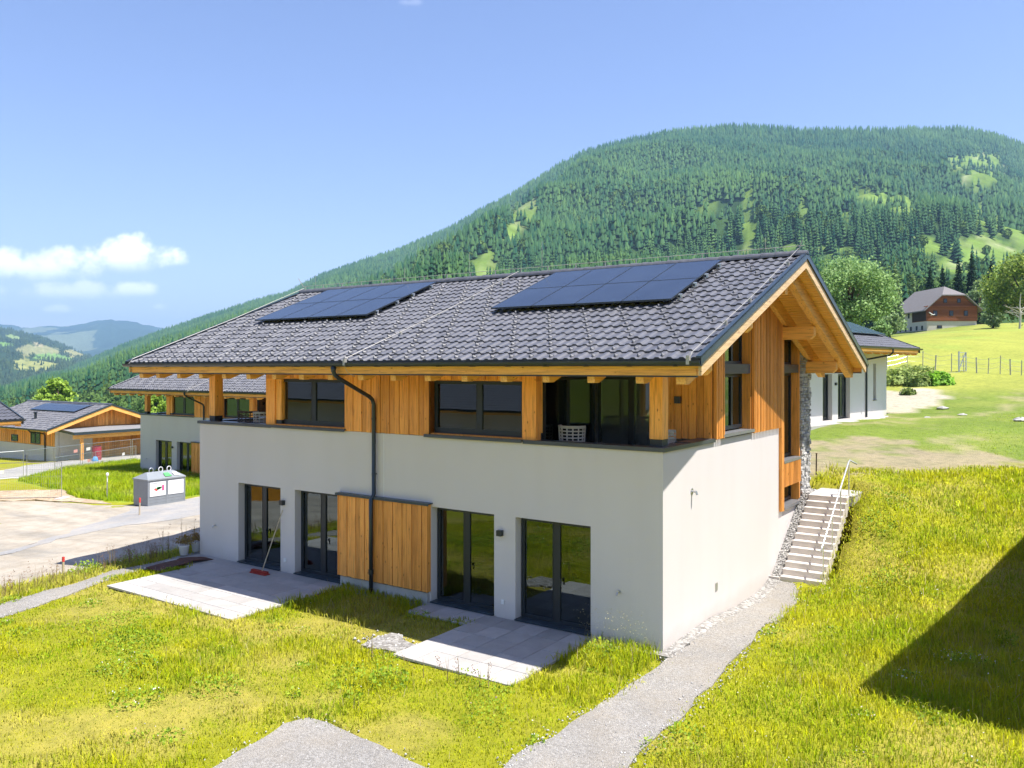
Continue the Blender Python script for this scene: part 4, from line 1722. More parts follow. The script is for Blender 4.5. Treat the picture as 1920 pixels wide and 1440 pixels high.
def build_farmhouse():
    """gable on x = 0 .. 10 along +x at y = 0 (looks -y); long side on x = 0 looking -x"""
    H = thing('farmhouse', 'old brown timber farmhouse with half-hipped shingle roof on the hill among trees', 'house')
    w, l = 10.2, 15.2
    hb, hw = 1.9, 4.9
    b = MB()
    b.box(0, w, 0, l, -2.5, hb)
    b.build('masonry_base', M['lime'], H)
    b = MB()
    b.box(0, w, 6.5, l, hb + .01, hw)
    b.build('masonry_wall', M['lime'], H)
    b = MB()
    b.box(.0, w - .0, -.1, 6.49, hb + .01, hw)
    zr = 9.3
    zh = 7.3
    xe = lambda z: (w / 2) * (z - hw) / (zr - hw)
    b.prism([(.0, -.02, hw), (w, -.02, hw), (w - xe(zh) + .0, -.02, zh), (xe(zh), -.02, zh)], (0, .3, 0))
    for k in range(13):
        z = hb + .12 + k * .24
        b.box(-.08, w + .08, -.2, -.09, z, z + .19)
    for k in range(9):
        z = hw + .1 + k * .26
        a = xe(z + .2) + .15
        b.box(a, w - a, -.12, -.02, z, z + .2)
    b.build('log_gable', M['old_wood'], H)
    b = MB()
    b.box(-.06, -.01, .4, 6.4, hb + .1, hw - .1)
    b.build('dark_boarding', M['dark_wood'], H)
    b = MB()
    b.box(-.7, w + .3, -.55, -.1, hw - .1, hw + .05)
    b.build('gable_shelf', M['old_wood'], H)

    def win(x, y, z, hw_, hh, axis):
        b = MB()
        if axis == 'x':
            b.box(x - hw_, x + hw_, y - .06, y, z - hh, z + hh)
        else:
            b.box(x - .06, x, y - hw_, y + hw_, z - hh, z + hh)
        f = b.build('window', M['dark_wood'], H)
        b = MB()
        if axis == 'x':
            b.box(x - hw_ + .1, x + hw_ - .1, y - .075, y - .06, z - hh + .1, z + hh - .1)
        else:
            b.box(x - .075, x - .06, y - hw_ + .1, y + hw_ - .1, z - hh + .1, z + hh - .1)
        b.build('pane', M['solar'], f)
    for x in (1.6, 4.9, 7.9):
        win(x, -.2, 3.5, .42, .55, 'x')
    for x in (3.7, 6.5):
        win(x, -.12, 6.1, .38, .45, 'x')
    win(2.6, .0, .7, .5, .3, 'x')
    for y in (2.0, 4.4, 7.0, 9.5, 12, 14):
        win(0, y, .6, .35, .45, 'y')
    for y in (8.0, 10.5, 13):
        win(0, y, 3.4, .35, .5, 'y')
    ov, g = .95, 1.0
    zz = lambda x: hw + (zr - hw) * (x / (w / 2)) if x < w / 2 else hw + (zr - hw) * ((w - x) / (w / 2))
    b = MB()
    zev = zz(-ov) - .0
    hipy = 3.0
    A, B_ = (-ov, -g, zev), (-ov, l + g, zev)
    Rf, Rb = (w / 2, hipy, zr + .05), (w / 2, l + g, zr + .05)
    Hl, Hr = (xe(zh) - .12, -g, zh), (w - xe(zh) + .12, -g, zh)
    C_, D_ = (w + ov, -g, zev), (w + ov, l + g, zev)
    pts = [A, B_, Rb, Rf, Hl, C_, D_, Hr]
    low = [(p[0], p[1], p[2] - .22) for p in pts]
    b.add(pts + low, [(0, 4, 3, 2, 1), (5, 6, 2, 3, 7), (4, 7, 3), (8, 9, 10, 11, 12), (13, 15, 11, 10, 14), (12, 11, 15),
                      (0, 1, 9, 8), (1, 2, 10, 9), (2, 6, 14, 10), (6, 5, 13, 14), (5, 7, 15, 13), (7, 4, 12, 15), (4, 0, 8, 12)])
    b.build('shingle_roof', M['shingle'], H)
    # white antler-like trophy on the gable
    b = MB()
    b.tube([(.2, -.5, 3.7), (.7, -.55, 3.3), (1.1, -.5, 3.15), (1.4, -.5, 3.3)], .11, 6, .07)
    b.tube([(.7, -.55, 3.3), (.6, -.5, 3.0)], .08, 5)
    b.build('gable_ornament', M['white'], H)
    return H


FH = build_farmhouse()
FH.location = (-21.35, 183.9, 13.9)
FH.rotation_euler = (0, 0, R(34.0))
FH.scale = (1.05, 1.05, 1.05)

# ------------------------------------------------------------------ outside stair with handrail
M['step'] = simple('step_concrete', (.60, .55, .50), .9, 0, .2, .1, 3, .25)
ST = thing('stone_stair', 'pale concrete outside stair climbing beside the right gable wall', 'stair', (0.28, 6.8, .02))
n_st, rise, tread = 13, 1.98 / 13, 2.95 / 13
for i in range(n_st):
    b = MB()
    b.box(0, 1.08 + random.uniform(-.01, .01), i * tread, i * tread + tread + .06, (i - 1.6) * rise, (i + 1) * rise)
    b.build('step', M['step'], ST, bevel=.008)
b = MB()
b.box(-.28, 0.0, -.06, .0, -.2, .13)
b.build('kerb', M['step'], ST)
b = MB()
b.box(-.02, 1.2, 2.95 + .06, 4.3, 1.7, 1.985)
b.build('landing', M['concrete'], ST)
b = MB()
x = 1.05
zt_ = lambda y: .95 + y * (rise / tread)
b.tube([(x + .16, 3.35, zt_(3.0) - .08), (x, 3.2, zt_(3.05)), (x, 3.05, zt_(3.0)), (x, .12, zt_(.12)), (x, .02, zt_(.12) - .10)], .024, 8)
hr = b.build('handrail', M['steel_pale'], ST, smooth=True)
for y in (.22, 1.15, 2.1, 3.08):
    b = MB()
    b.tube([(x, y, max(0, (y / tread) * rise - .2)), (x, y, zt_(y) - .01)], .018, 8)
    b.build('rail_post', M['steel_pale'], hr)
# pebbles between the wall and the stair rise with it
V, F = [], []
b = MB()
for i in range(900):
    y = random.uniform(6.7, 10.6)
    x = random.uniform(.015, .27)
    z = .02 + max(0, y - 6.8) * (rise / tread) * (1 if y < 9.75 else 0) + (1.98 if y >= 9.75 else 0) + random.uniform(-.02, .03)
    r = random.uniform(.014, .032)
    a = random.uniform(0, 6.28)
    pts = [(x + r * math.cos(a + t) * (1, .7)[k % 2 == 0], y + r * math.sin(a + t), z) for k, t in enumerate((0, 1.57, 3.14, 4.71))]
    top = (x + random.uniform(-.01, .01), y, z + r * .8)
    bot = (x, y, z - r)
    b.add(pts + [top, bot], [(0, 1, 4), (1, 2, 4), (2, 3, 4), (3, 0, 4), (1, 0, 5), (2, 1, 5), (3, 2, 5), (0, 3, 5)])
ps = b.build('pebble_drain', M['stone'])
tag(ps, kind='stuff')
b = MB()
b.prism([(.0, 6.72, -.1), (.0, 10.7, -.1), (.0, 10.7, 1.97), (.0, 9.75, 1.97), (.0, 6.8, .02)], (.279, 0, 0))
bed = b.build('pebble_bed', M['pebble'])
tag(bed, kind='structure')

# ------------------------------------------------------------------ recycling container
def build_container():
    H = thing('recycling_container', 'grey two-bay recycling container with gabled lid, standing on the roadside grit', 'container')
    w, d, h = 1.98, 1.22, 1.28
    b = MB()
    b.box(0, w, 0, d, .06, h)
    for z in (.22, .36, .50):
        b.box(-.006, w + .006, -.008, .0, z, z + .02)
    for z in (.25, 1.3):
        b.box(-.008, .0, .0, d, z, z + .02)
    b.box(w / 2 - .04, w / 2 + .04, -.012, -.0, .06, h)
    b.box(-.012, .05, -.012, .0, .06, h)
    b.box(w - .05, w + .012, -.012, .0, .06, h)
    b.build('body', M['bin_grey'], H, bevel=.006)
    b = MB()
    b.prism([(0 - .03, -.04, h), (w + .03, -.04, h), (w + .03, d + .04, h), (-.03, d + .04, h)], (0, 0, .06))
    vs = [(-.03, -.04, h + .06), (w + .03, -.04, h + .06), (w + .03, d + .04, h + .06), (-.03, d + .04, h + .06), (.28, d / 2 - .05, h + .34), (w - .28, d / 2 - .05, h + .34), (w - .28, d / 2 + .05, h + .34), (.28, d / 2 + .05, h + .34)]
    b.add(vs, [(0, 1, 5, 4), (1, 2, 6, 5), (2, 3, 7, 6), (3, 0, 4, 7), (4, 5, 6, 7)])
    b.build('lid', M['bin_lid'], H)
    for i, x in enumerate((.14, w / 2 + .12)):
        b = MB()
        b.box(x - .05, x + .78, -.022, -.009, .52, 1.20)
        p = b.build('poster', M['white'], H)
        if i == 0:
            b = MB()
            for k in range(5):
                b.prism([(x + .2 + k * .05, -.026, .80 + k * .015), (x + .28 + k * .05, -.026, .78 + k * .015), (x + .42 + k * .05, -.026, .93), (x + .34 + k * .05, -.026, .96)], (0, .004, 0))
            b.build('green_mark', M['pgreen'], p)
            b = MB()
            b.prism([(x + .16, -.027, .84), (x + .3, -.027, .76), (x + .36, -.027, .80), (x + .22, -.027, .92)], (0, .003, 0))
            b.build('red_mark', M['red_paint'], p)
            b = MB()
            b.box(x + .58, x + .70, -.027, -.022, .76, 1.02)
            b.build('pink_mark', M['ppink'], p)
            b = MB()
            b.box(x, x + .4, -.026, -.022, 1.13, 1.15)
            b.build('heading_line', M['bin_grey'], p)
        else:
            b = MB()
            for k in range(3):
                b.box(x + .05, x + .65 - k * .1, -.026, -.022, 1.02 - k * .15, 1.03 - k * .15)
            b.build('heading_line', M['bin_lid'], p)
    for x in (.55, 1.05, 1.5):
        b = MB()
        pts = [(x + .12 * math.cos(t), .33 - .02, h + .30 + .0 + .14 * math.sin(t)) for t in [math.pi * 2 * k / 12 for k in range(13)]]
        b.tube([(x + .11 * math.cos(t), d * .5, h + .42 + .12 * math.sin(t)) for t in [math.pi * 2 * k / 14 for k in range(14)]] + [(x + .11, d * .5, h + .42)], .02, 6)
        b.build('lifting_ring', M['white' if x > 1 else 'steel'], H)
    b = MB()
    b.prism([(.95, .05, h + .125), (1.3, .05, h + .125), (1.25, .32, h + .27), (1.0, .32, h + .27)], (0, -.012, .014))
    b.build('green_sticker', M['pgreen'], H)
    b = MB()
    b.prism([(1.45, .05, h + .125), (1.75, .05, h + .125), (1.66, .32, h + .27), (1.47, .32, h + .27)], (0, -.012, .014))
    b.build('white_sticker', M['white'], H)
    b = MB()
    for x in (.1, w - .3):
        b.box(x, x + .2, .05, d - .05, -.2, .06)
    b.build('skid', M['metal'], H)
    return H


M['bin_grey'] = simple('grey_container_sheet', (.24, .26, .28), .5, .1, .5, .07)
M['bin_lid'] = simple('pale_container_lid', (.27, .29, .30), .45, .1, .5, .05)
M['pgreen'] = simple('print_green', (.10, .42, .13), .6, 0, .3, .1)
M['ppink'] = simple('print_pink', (.62, .10, .25), .6, 0, .3, .1)
BC = build_container()
BC.location = (-29.85, 7.27, -.99)
BC.rotation_euler = (0, 0, R(90))

# ------------------------------------------------------------------ mesh fence panels of the building site
def fence_panel(name, p, q, h, label, group, sign=None, foot=True):
    p, q = Vector(p), Vector(q)
    d = q - p
    L = Vector((d.x, d.y, 0)).length
    H = thing(name, label, 'fence panel', p, 0, group)
    ux, uy, uz = d.x / L, d.y / L, d.z / L
    P = lambda s, z, o=0: (ux * s - uy * o, uy * s + ux * o, uz * s + z)
    b = MB()
    b.tube([P(.03, .05), P(.03, h)], .021, 6)
    b.tube([P(L - .03, .05), P(L - .03, h)], .021, 6)
    b.tube([P(0, h), P(L, h)], .019, 6)
    b.tube([P(0, .12), P(L, .12)], .019, 6)
    b.build('frame', M['steel'], H)
    b = MB()
    n = int(L / .13)
    for i in range(1, n):
        b.bar(P(L * i / n, .12), P(L * i / n, h), .005)
    for k in range(1, 5):
        b.bar(P(0, .12 + (h - .12) * k / 5), P(L, .12 + (h - .12) * k / 5), .006)
    b.build('wire_mesh', M['steel'], H)
    if foot:
        for s in (0, L):
            b = MB()
            c = P(s, 0)
            b.prism([(c[0] - .12 - uy * .36, c[1] - .1 + ux * .36, c[2] - .1), (c[0] + .12 - uy * .36, c[1] + .1 + ux * .36, c[2] - .1), (c[0] + .12 + uy * .36, c[1] + .1 - ux * .36, c[2] - .1), (c[0] - .12 + uy * .36, c[1] - .1 - ux * .36, c[2] - .1)], (0, 0, .2))
            b.build('foot', M['foot'], H)
    if sign:
        b = MB()
        s, z, m = sign
        b.prism([P(s, z, -.03), P(s + .5, z + .02, -.03), P(s + .5, z + .24, -.03), P(s, z + .22, -.03)], (.01, -.008, 0))
        b.build('sign_plate', M[m], H)
    return H


M['foot'] = simple('pale_fence_foot', (.66, .62, .58), .85, 0, .2, .1)
M['pinkish'] = simple('pale_red_sign', (.70, .36, .34), .6, 0, .3, .1)
fg = 'mesh fence panels of the building site'
fence_panel('fence_panel', (-40.9, 4.7, -1.3), (-36.7, 6.7, -1.12), 1.95, 'nearest mesh panel, its pale block foot standing in the brown dirt strip', fg)
fence_panel('fence_panel', (-50.9, 8.4, -1.6), (-50.75, 11.3, -1.62), 1.85, 'leftmost mesh panel of the row along the lane', fg, (1.2, .45, 'white'))
fence_panel('fence_panel', (-50.7, 11.45, -1.62), (-54.2, 16.9, -1.82), 1.85, 'long mesh panel between the plaster wall and the blue sack', fg, (5.5, 1.3, 'pinkish'))
fence_panel('fence_panel', (-54.3, 17.05, -1.82), (-57.7, 22.9, -2.05), 1.85, 'mesh panel standing right before the carport opening', fg, (.5, 1.35, 'white'))
fence_panel('fence_panel', (-57.8, 23.05, -2.05), (-60.4, 28.4, -2.25), 1.85, 'rearmost mesh panel, half hidden by the white neighbour house', fg)
fence_panel('fence_panel', (-52.0, 13.9, -1.7), (-55.6, 18.6, -1.9), 1.15, 'low mesh panel standing behind the long one', fg, (4.9, .45, 'pinkish'), False)
fence_panel('fence_panel', (-55.9, 18.9, -1.92), (-60.8, 25.2, -2.2), 1.15, 'low mesh panel with white plates before the sawhorse', fg, (5.0, .5, 'white'), False)

# things in and before the carport
tg = terrain
o = thing('blue_sack', 'bright blue sack slumped on the carport floor', 'sack', (-61.4, 21.9, -2.3))
o.scale = (.45, .45, .55)
b = MB()
b.lathe([(.05, 0), (.5, .02), (.62, .2), (.56, .55), (.4, .9), (.2, 1.05), (.05, 1.1)], n=12)
for i, v in enumerate(b.v):
    b.v[i] = (v[0] * 1.1 + .08 * math.sin(v[2] * 9 + i), v[1] + .06 * math.cos(i * 1.7), v[2])
b.build('sack_body', M['blue'], o, smooth=True)
b = MB()
b.lathe([(.05, 0), (.34, .03), (.42, .14), (.3, .3), (.05, .36)], (.75, .4, 0), n=10)
b.build('sack_corner', M['bin_lid'], o, smooth=True)
o = thing('red_barrel', 'dark red barrel behind the blue sack', 'barrel', (-62.6, 22.7, -2.3))
b = MB()
b.lathe([(.3, 0), (.36, .02), (.38, .4), (.36, .42), (.38, .8), (.36, 1.25), (.38, 1.3), (.3, 1.32)], n=14)
b.build('barrel_body', simple('dull_red', (.33, .03, .06), .5), o)
b = MB()
b.tube([(0, 0, 1.32), (0, 0, 1.36)], .33, 14)
b.build('barrel_lid', M['metal'], o)
o = thing('sawhorse', 'tall wooden trestle in the carport opening', 'trestle', (-61.2, 27.3, -2.2), R(20))
for sx in (-.5, .5):
    for sy in (-.35, .35):
        b = MB()
        b.bar((sx, sy, 0), (sx * .85, sy * .2, 1.75), .08)
        b.build('leg', M['timber_z'], o)
b = MB()
b.box(-.6, .6, -.12, .12, 1.75, 1.85)
b.build('top_bar', M['timber_x'], o)

# ------------------------------------------------------------------ marker stakes
def stake(x, y, z, h, label, kind):
    o = thing('marker_stake', label, 'stake', (x, y, z), 0, 'survey stakes')
    b = MB()
    b.bar((0, 0, -.1), (.02, 0, h * .72), .05)
    b.build('shaft', M['handle_wood'] if kind == 'red' else M['steel'], o)
    b = MB()
    b.bar((.02, 0, h * .72), (.025, 0, h), .056 if kind == 'red' else .04)
    if kind != 'red':
        b.lathe([(.02, 0), (.06, .03), (.075, .12), (.04, .2)], (.03, 0, h - .1), 8)
    b.build('cap', M['red_paint'] if kind == 'red' else M['white'], o)


stake(-27.62, 5.5, -.82, .75, 'red tipped stake before the grey container', 'red')
stake(-17.55, -2.95, -.3, .5, 'red tipped stake at the edge of the pale road, left of the paved terrace', 'red')
stake(-34.2, 7.7, -1.1, 1.35, 'thin stake with white hood in the tall grass left of the container', 'white')
o = thing('iron_rod', 'rusty iron rod stuck in the soil above the stair', 'rod', (-.2, 12.25, 2.15))
b = MB()
b.tube([(0, 0, 0), (.01, .0, .78)], .022, 6)
b.build('rod_shaft', M['bark'], o)
b = MB()
b.tube([(.01, 0, .77), (.01, 0, .80)], .03, 6)
b.build('rod_tip', M['mat_brown'], o)

# ------------------------------------------------------------------ broom, mat, pots
o = thing('push_broom', 'broom with red head leaning on the wall between the two left doors', 'broom', (-11.75, -.55, .03))
b = MB()
b.box(-.32, .32, -.05, .06, .03, .10)
b.box(-.33, .33, -.09, .10, .0, .035)
b.build('brush_head', M['red'], o, bevel=.01)
b = MB()
b.tube([(.1, 0, .08), (.36, .50, 1.72)], .014, 8)
b.build('handle', M['handle_wood'], o)
b = MB()
V = []
n = 14
for i in range(n + 1):
    t = i / n
    x = -14.95 + .55 * t
    V.append((x, t))
vs, fs = [], []
for i in range(15):
    t = i / 14
    y = -1.95 + 1.75 * t
    zz = .045 + .10 * max(0, math.sin(t * math.pi)) * (1 if t > .5 else .6)
    xw = .33 * (1 - .25 * t)
    xc = -14.62 + .10 * t
    vs += [(xc - xw, y, zz), (xc + xw, y, zz - .01), (xc + xw, y, zz - .03), (xc - xw, y, zz - .02)]
for i in range(14):
    k = i * 4
    for j in range(4):
        fs.append((k + j, k + (j + 1) % 4, k + 4 + (j + 1) % 4, k + 4 + j))
fs += [(3, 2, 1, 0), (56, 57, 58, 59)]
b.add(vs, [f[::-1] for f in fs])
o = b.build('floor_mat', M['mat_brown'])
tag(o, 'curling brown mat lying at the left end of the paved terrace', 'mat')


def leafy(b_pts, n, size, cols, up=.3, seed=0):
    """leaf quads scattered about points; returns V, F, C"""
    r = np.random.default_rng(seed)
    P = np.asarray(b_pts, float)
    a = r.normal(size=(len(P), 3))
    a[:, 2] += up
    a /= np.linalg.norm(a, axis=1)[:, None]
    t = np.cross(a, r.normal(size=(len(P), 3)))
    t /= np.linalg.norm(t, axis=1)[:, None] + 1e-9
    q = np.cross(a, t)
    s = size * r.uniform(.6, 1.35, (len(P), 1))
    s2 = s * r.uniform(.45, .9, (len(P), 1))
    V = np.stack([P - t * s - q * s2 * .3, P - q * s2 + t * s * .1, P + t * s, P + q * s2], 1).reshape(-1, 3)
    F = np.arange(len(P) * 4).reshape(-1, 4)
    c0, c1 = np.array(cols[0]), np.array(cols[1])
    w = r.uniform(0, 1, (len(P), 1))
    C = (c0 + (c1 - c0) * w) * r.uniform(.8, 1.2, (len(P), 1))
    return V, F, np.repeat(C, 4, 0)


def pot(x, y, z, label, dry, seed):
    o = thing('plant_pot', label, 'plant pot', (x, y, z))
    b = MB()
    b.lathe([(.09, 0), (.115, .01), (.15, .26), (.16, .27), (.16, .30), (.14, .30), (.135, .26)], n=16)
    b.build('pot', M['pot'], o, smooth=True)
    r = np.random.default_rng(seed)
    P = np.stack([r.normal(0, .16, 260), r.normal(0, .12, 260), .36 + np.abs(r.normal(0, .09, 260))], 1)
    V, F, C = leafy(P, 0, .035, dry, seed=seed)
    np_obj('foliage', V, F, M['leaf'], C, parent=o)


pot(-15.46, -.40, .05, 'nearer white pot with dry brown plant at the left house corner', ((.20, .12, .03), (.30, .22, .05)), 3)
pot(-15.6, .12, .05, 'rear white pot with dry brown plant at the left house corner', ((.22, .13, .03), (.28, .18, .04)), 4)

# ------------------------------------------------------------------ balcony chairs
M['wicker'] = simple('pale_cord', (.50, .49, .46), .8, 0, .2, .08)
M['wicker_dark'] = simple('brown_cord', (.10, .08, .07), .8, 0, .2, .1)


def chair(label, loc, rz, m):
    o = thing('woven_chair', label, 'chair', loc, rz, 'woven balcony chairs')
    b = MB()
    b.box(-.24, .24, -.22, .24, .40, .45)
    b.build('seat', M[m], o, bevel=.01)
    for sx in (-.22, .22):
        for sy in (-.2, .22):
            b = MB()
            b.tube([(sx * 1.1, sy * 1.1, 0), (sx, sy, .41)], .016, 6)
            b.build('leg', M['metal'], o)
    b = MB()
    # curved openwork back: a shell of bands
    def S(t, z):
        a = math.pi * (-.08 + 1.16 * t)
        rr = .29 + .05 * (z - .45)
        return (rr * math.cos(a), .02 + rr * .85 * math.sin(a), z)
    for k in range(5):
        z = .50 + k * .075
        pts = [S(i / 16, z) for i in range(17)]
        for i in range(16):
            b.bar(pts[i], pts[i + 1], .012, .03)
    for i in range(0, 17, 2):
        b.bar(S(i / 16, .45), S(i / 16, .83), .03, .012)
    b.tube([S(i / 16, .83) for i in range(17)], .02, 6)
    b.build('woven_back', M[m], o)
    return o


chair('pale woven chair alone on the right balcony before the dark glass', (-2.66, .95, 3.55), R(185), 'wicker')
chair('pale woven chair half hidden by the right corner post', (-.36, 1.3, 3.5), R(110), 'wicker')
chair('brown woven chair on the left balcony', (-14.05, .85, 3.55), R(190), 'wicker_dark')
chair('pale woven chair on the left balcony beside the brown one', (-13.33, .85, 3.55), R(180), 'wicker')

# ------------------------------------------------------------------ table and curtains behind the glass
o = thing('dining_table', 'long white dining table behind the rightmost glass door', 'table', (-2.4, 1.9, .045))
b = MB()
b.box(-1.3, 1.3, -.5, .5, .70, .75)
b.build('tabletop', M['white'], o)
for sx in (-1.15, 1.15):
    for sy in (-.4, .4):
        b = MB()
        b.box(sx - .03, sx + .03, sy - .03, sy + .03, 0, .70)
        b.build('leg', M['metal'], o)


def curtain(label, u0, u1, z0, z1, y, axis='x', m='curtain', waves=7):
    b = MB()
    n = waves * 8
    vs = []
    for i in range(n + 1):
        t = i / n
        u = u0 + (u1 - u0) * t
        d = .035 * math.sin(t * waves * 2 * math.pi) + .012 * math.sin(t * 31)
        p = (u, y + d) if axis == 'x' else (y + d, u)
        vs += [(p[0], p[1], z0), (p[0], p[1], z1)]
    b.add(vs, [(2 * i, 2 * i + 2, 2 * i + 3, 2 * i + 1) for i in range(n)])
    o = b.build('curtain', M[m], smooth=True)
    tag(o, label, 'curtain', 'curtains behind the upper windows')


curtain('pale curtain drawn across the left half of the left upper window', -11.6, -10.6, 3.2, 5.38, .33)
curtain('pale curtain in the right half of the left upper window', -10.05, -9.1, 3.2, 5.38, .33)
curtain('pale curtain at the left edge of the right upper window', -5.95, -5.3, 3.2, 5.38, .33, waves=5)
curtain('pale curtain at the right edge of the right upper window', -4.1, -3.5, 3.2, 5.38, .33, waves=5)
curtain('beige curtain behind the gable window', 3.35, 4.35, 3.3, 6.6, -.38, 'y', waves=6)

# yellow skip across the street: only its mirror image shows in the left door
o = thing('yellow_skip', 'yellow skip across the street, mirrored in the leftmost glass door', 'skip', (-30.5, -14.5, -2.3), R(-15))
b = MB()
b.prism([(-1.9, -1, .25), (1.6, -1, .25), (2.3, -1, 1.9), (-2.3, -1, 1.9)], (0, 2, 0))
b.build('skip_body', simple('skip_yellow', (.75, .32, .02), .5), o)
b = MB()
b.box(-2.35, 2.35, -1.06, -1.0, 1.8, 1.95)
b.box(-2.35, 2.35, 1.0, 1.06, 1.8, 1.95)
b.build('rim', M['metal'], o)

# ------------------------------------------------------------------ meadow fence, gate, stones
M['old_post'] = simple('grey_fence_post', (.46, .43, .38), .9, 0, .2, .2)
FN = thing('meadow_fence', 'weathered post and wire fence across the meadow behind the right house', 'fence', (0, 0, 0))
line = [(-6.3, 57.2), (-5.0, 58.6), (-3.9, 58.9), (-2.9, 58.2), (-1.7, 57.8), (-.8, 57.6), (.1, 57.2), (.9, 56.6), (1.7, 56.4), (2.4, 56.0), (3.1, 55.7), (4.2, 55.2), (5.4, 54.8), (6.8, 54.3)]
tops = []
for i, (x, y) in enumerate(line):
    z = float(terrain(x, y))
    h = random.uniform(1.15, 1.5)
    b = MB()
    lean = random.uniform(-.08, .08)
    b.bar((x, y, z - .2), (x + lean, y, z + h), .06 if i % 3 else .09)
    b.build('fence_post', M['old_post'], FN)
    tops.append((x + lean * .8, y, z + h - .12))
b = MB()
for k in (.0, -.35, -.7):
    for p, q in zip(tops[:-1], tops[1:]):
        m_ = [(p[j] + q[j]) / 2 for j in range(3)]
        b.tube([(p[0], p[1], p[2] + k), (m_[0], m_[1], m_[2] + k - .04), (q[0], q[1], q[2] + k)], .008, 4)
b.build('fence_wire', M['steel'], FN)
o = thing('field_gate', 'grey metal field gate leaning half open in the meadow fence', 'gate', (-1.15, 57.6, 5.25), R(70))
b = MB()
b.bar((0, 0, 0), (0, 0, 1.75), .09)
b.bar((1.1, 0, .1), (1.1, 0, 1.7), .07)
for z in (.25, .6, .95, 1.3, 1.65):
    b.bar((0, 0, z), (1.1, 0, z), .05)
b.build('gate_frame', M['steel'], o)
b = MB()
b.bar((0, .03, .25), (1.1, .03, 1.65), .06)
b.bar((-1.6, 0, .05), (0, 0, .12), .05)
b.build('brace', M['steel'], o)


def stone(x, y, r, label, seed):
    rr = np.random.default_rng(seed)
    z = float(terrain(x, y))
    b = MB()
    b.lathe([(r * .5, -.1), (r, .05), (r * .95, r * .3), (r * .6, r * .55), (r * .15, r * .65)], n=9)
    b.v = [(v[0] * (1.3 + .2 * rr.normal()), v[1] * (.9 + .12 * rr.normal()), v[2] * (1 + .15 * rr.normal())) for v in b.v]
    o = b.build('field_stone', M['concrete'])
    o.location = (x, y, z)
    tag(o, label, 'stone', 'pale stones on the mown slope')


stone(.24, 37.5, .26, 'largest pale stone on the mown slope right of the upper house', 1)
stone(1.7, 33.3, .2, 'pale stone lying in the middle of the mown slope', 2)
stone(4.5, 29.3, .26, 'pale stone at the right edge on the mown slope', 3)
stone(.3, 31.5, .16, 'small pale stone in the grass left of the middle one', 4)

# ------------------------------------------------------------------ meadow grass: blades as real geometry
ELEV = {'': 0}
A34 = R(34.691)


def view_px(x, y):
    dx, dy = x - CAM.x, y - CAM.y
    s = dx * math.cos(A34) + dy * math.sin(A34)
    f = -dx * math.sin(A34) + dy * math.cos(A34)
    return np.where(f > .5, 960 + 1553 * s / np.maximum(f, .5), 1e9), f


def blades(x, y, h, w, col, lean=.45, seed=1, zoff=0.0):
    r = np.random.default_rng(seed)
    n = len(x)
    z = terrain(x, y) + .035 * vnoise(x * .8, y * .8, 5) + zoff - .02
    a = r.uniform(0, 2 * math.pi, n)
    b = r.uniform(0, 2 * math.pi, n)
    ln = np.abs(r.normal(0, lean, n)) * h
    px, py = np.cos(a) * w / 2, np.sin(a) * w / 2
    lx, ly = np.cos(b) * ln, np.sin(b) * ln
    V = np.empty((n, 5, 3), np.float32)
    V[:, 0] = np.stack([x - px, y - py, z], 1)
    V[:, 1] = np.stack([x + px, y + py, z], 1)
    V[:, 2] = np.stack([x - px * .8 + lx * .35, y - py * .8 + ly * .35, z + h * .58], 1)
    V[:, 3] = np.stack([x + px * .8 + lx * .35, y + py * .8 + ly * .35, z + h * .58], 1)
    V[:, 4] = np.stack([x + lx, y + ly, z + h * np.sqrt(np.maximum(.1, 1 - (ln / h) ** 2 * .6))], 1)
    base = np.arange(n)[:, None, None] * 5
    F = (base + np.array([[0, 1, 3], [0, 3, 2], [2, 3, 4]])[None]).reshape(-1, 3)
    C = np.repeat(col[:, None], 5, 1)
    return V.reshape(-1, 3), F, C.reshape(-1, 3)


def bare(x, y, grow=0.0, fuzz=0.0):
    """where no grass grows"""
    rb = np.random.default_rng(3)
    x = x + fuzz * rb.normal(size=x.shape)
    y = y + fuzz * rb.normal(size=y.shape)
    m = (x > XL - .05) & (x < .05) & (y > -.05) & (y < D + .2)
    m |= (x > -14.05 + grow) & (x < -8.9) & (y > -3.58 + grow) & (y < 0)
    m |= (x > -15.3) & (x < -14) & (y > -1.15) & (y < 0)
    m |= (x > -4.33 + grow) & (x < -1.52 - grow) & (y > -3.18 + grow) & (y < 0)
    m |= (x > -6.1) & (x < -4.3) & (y > -.6) & (y < 0)
    m |= (x > .05) & (x < 1.42) & (y > 6.5) & (y < 11.1)
    m |= (x > -.05) & (x < .3) & (y > -.45) & (y < 6.9)
    for P in (ROAD, LPATH, RPATH, PAD):
        m |= inpoly(x, y, P)
    return m


def lawn_colour(x, y, r):
    n = vnoise(x * .55, y * .55, 3)
    n2 = vnoise(x * .16, y * .16, 9)
    dry = sstep(-.05, .75, n + .3 * n2) * (1 - .6 * sstep(1.3, 2.6, x))
    g1, g2, g3 = np.array((.27, .44, .008)), np.array((.62, .62, .012)), np.array((.68, .60, .15))
    w = np.clip(r.normal(.6, .2, len(x)) - .45 * vnoise(x * 1.1, y * 1.1, 55), 0, 1)[:, None]
    c = g1 * (1 - w) + g2 * w
    d = np.clip(dry[:, None] * .5 + .03 + r.normal(0, .2, (len(x), 1)), 0, 1)
    c = c * (1 - d) + g3 * d
    return c * r.uniform(.8, 1.2, (len(x), 1)), dry


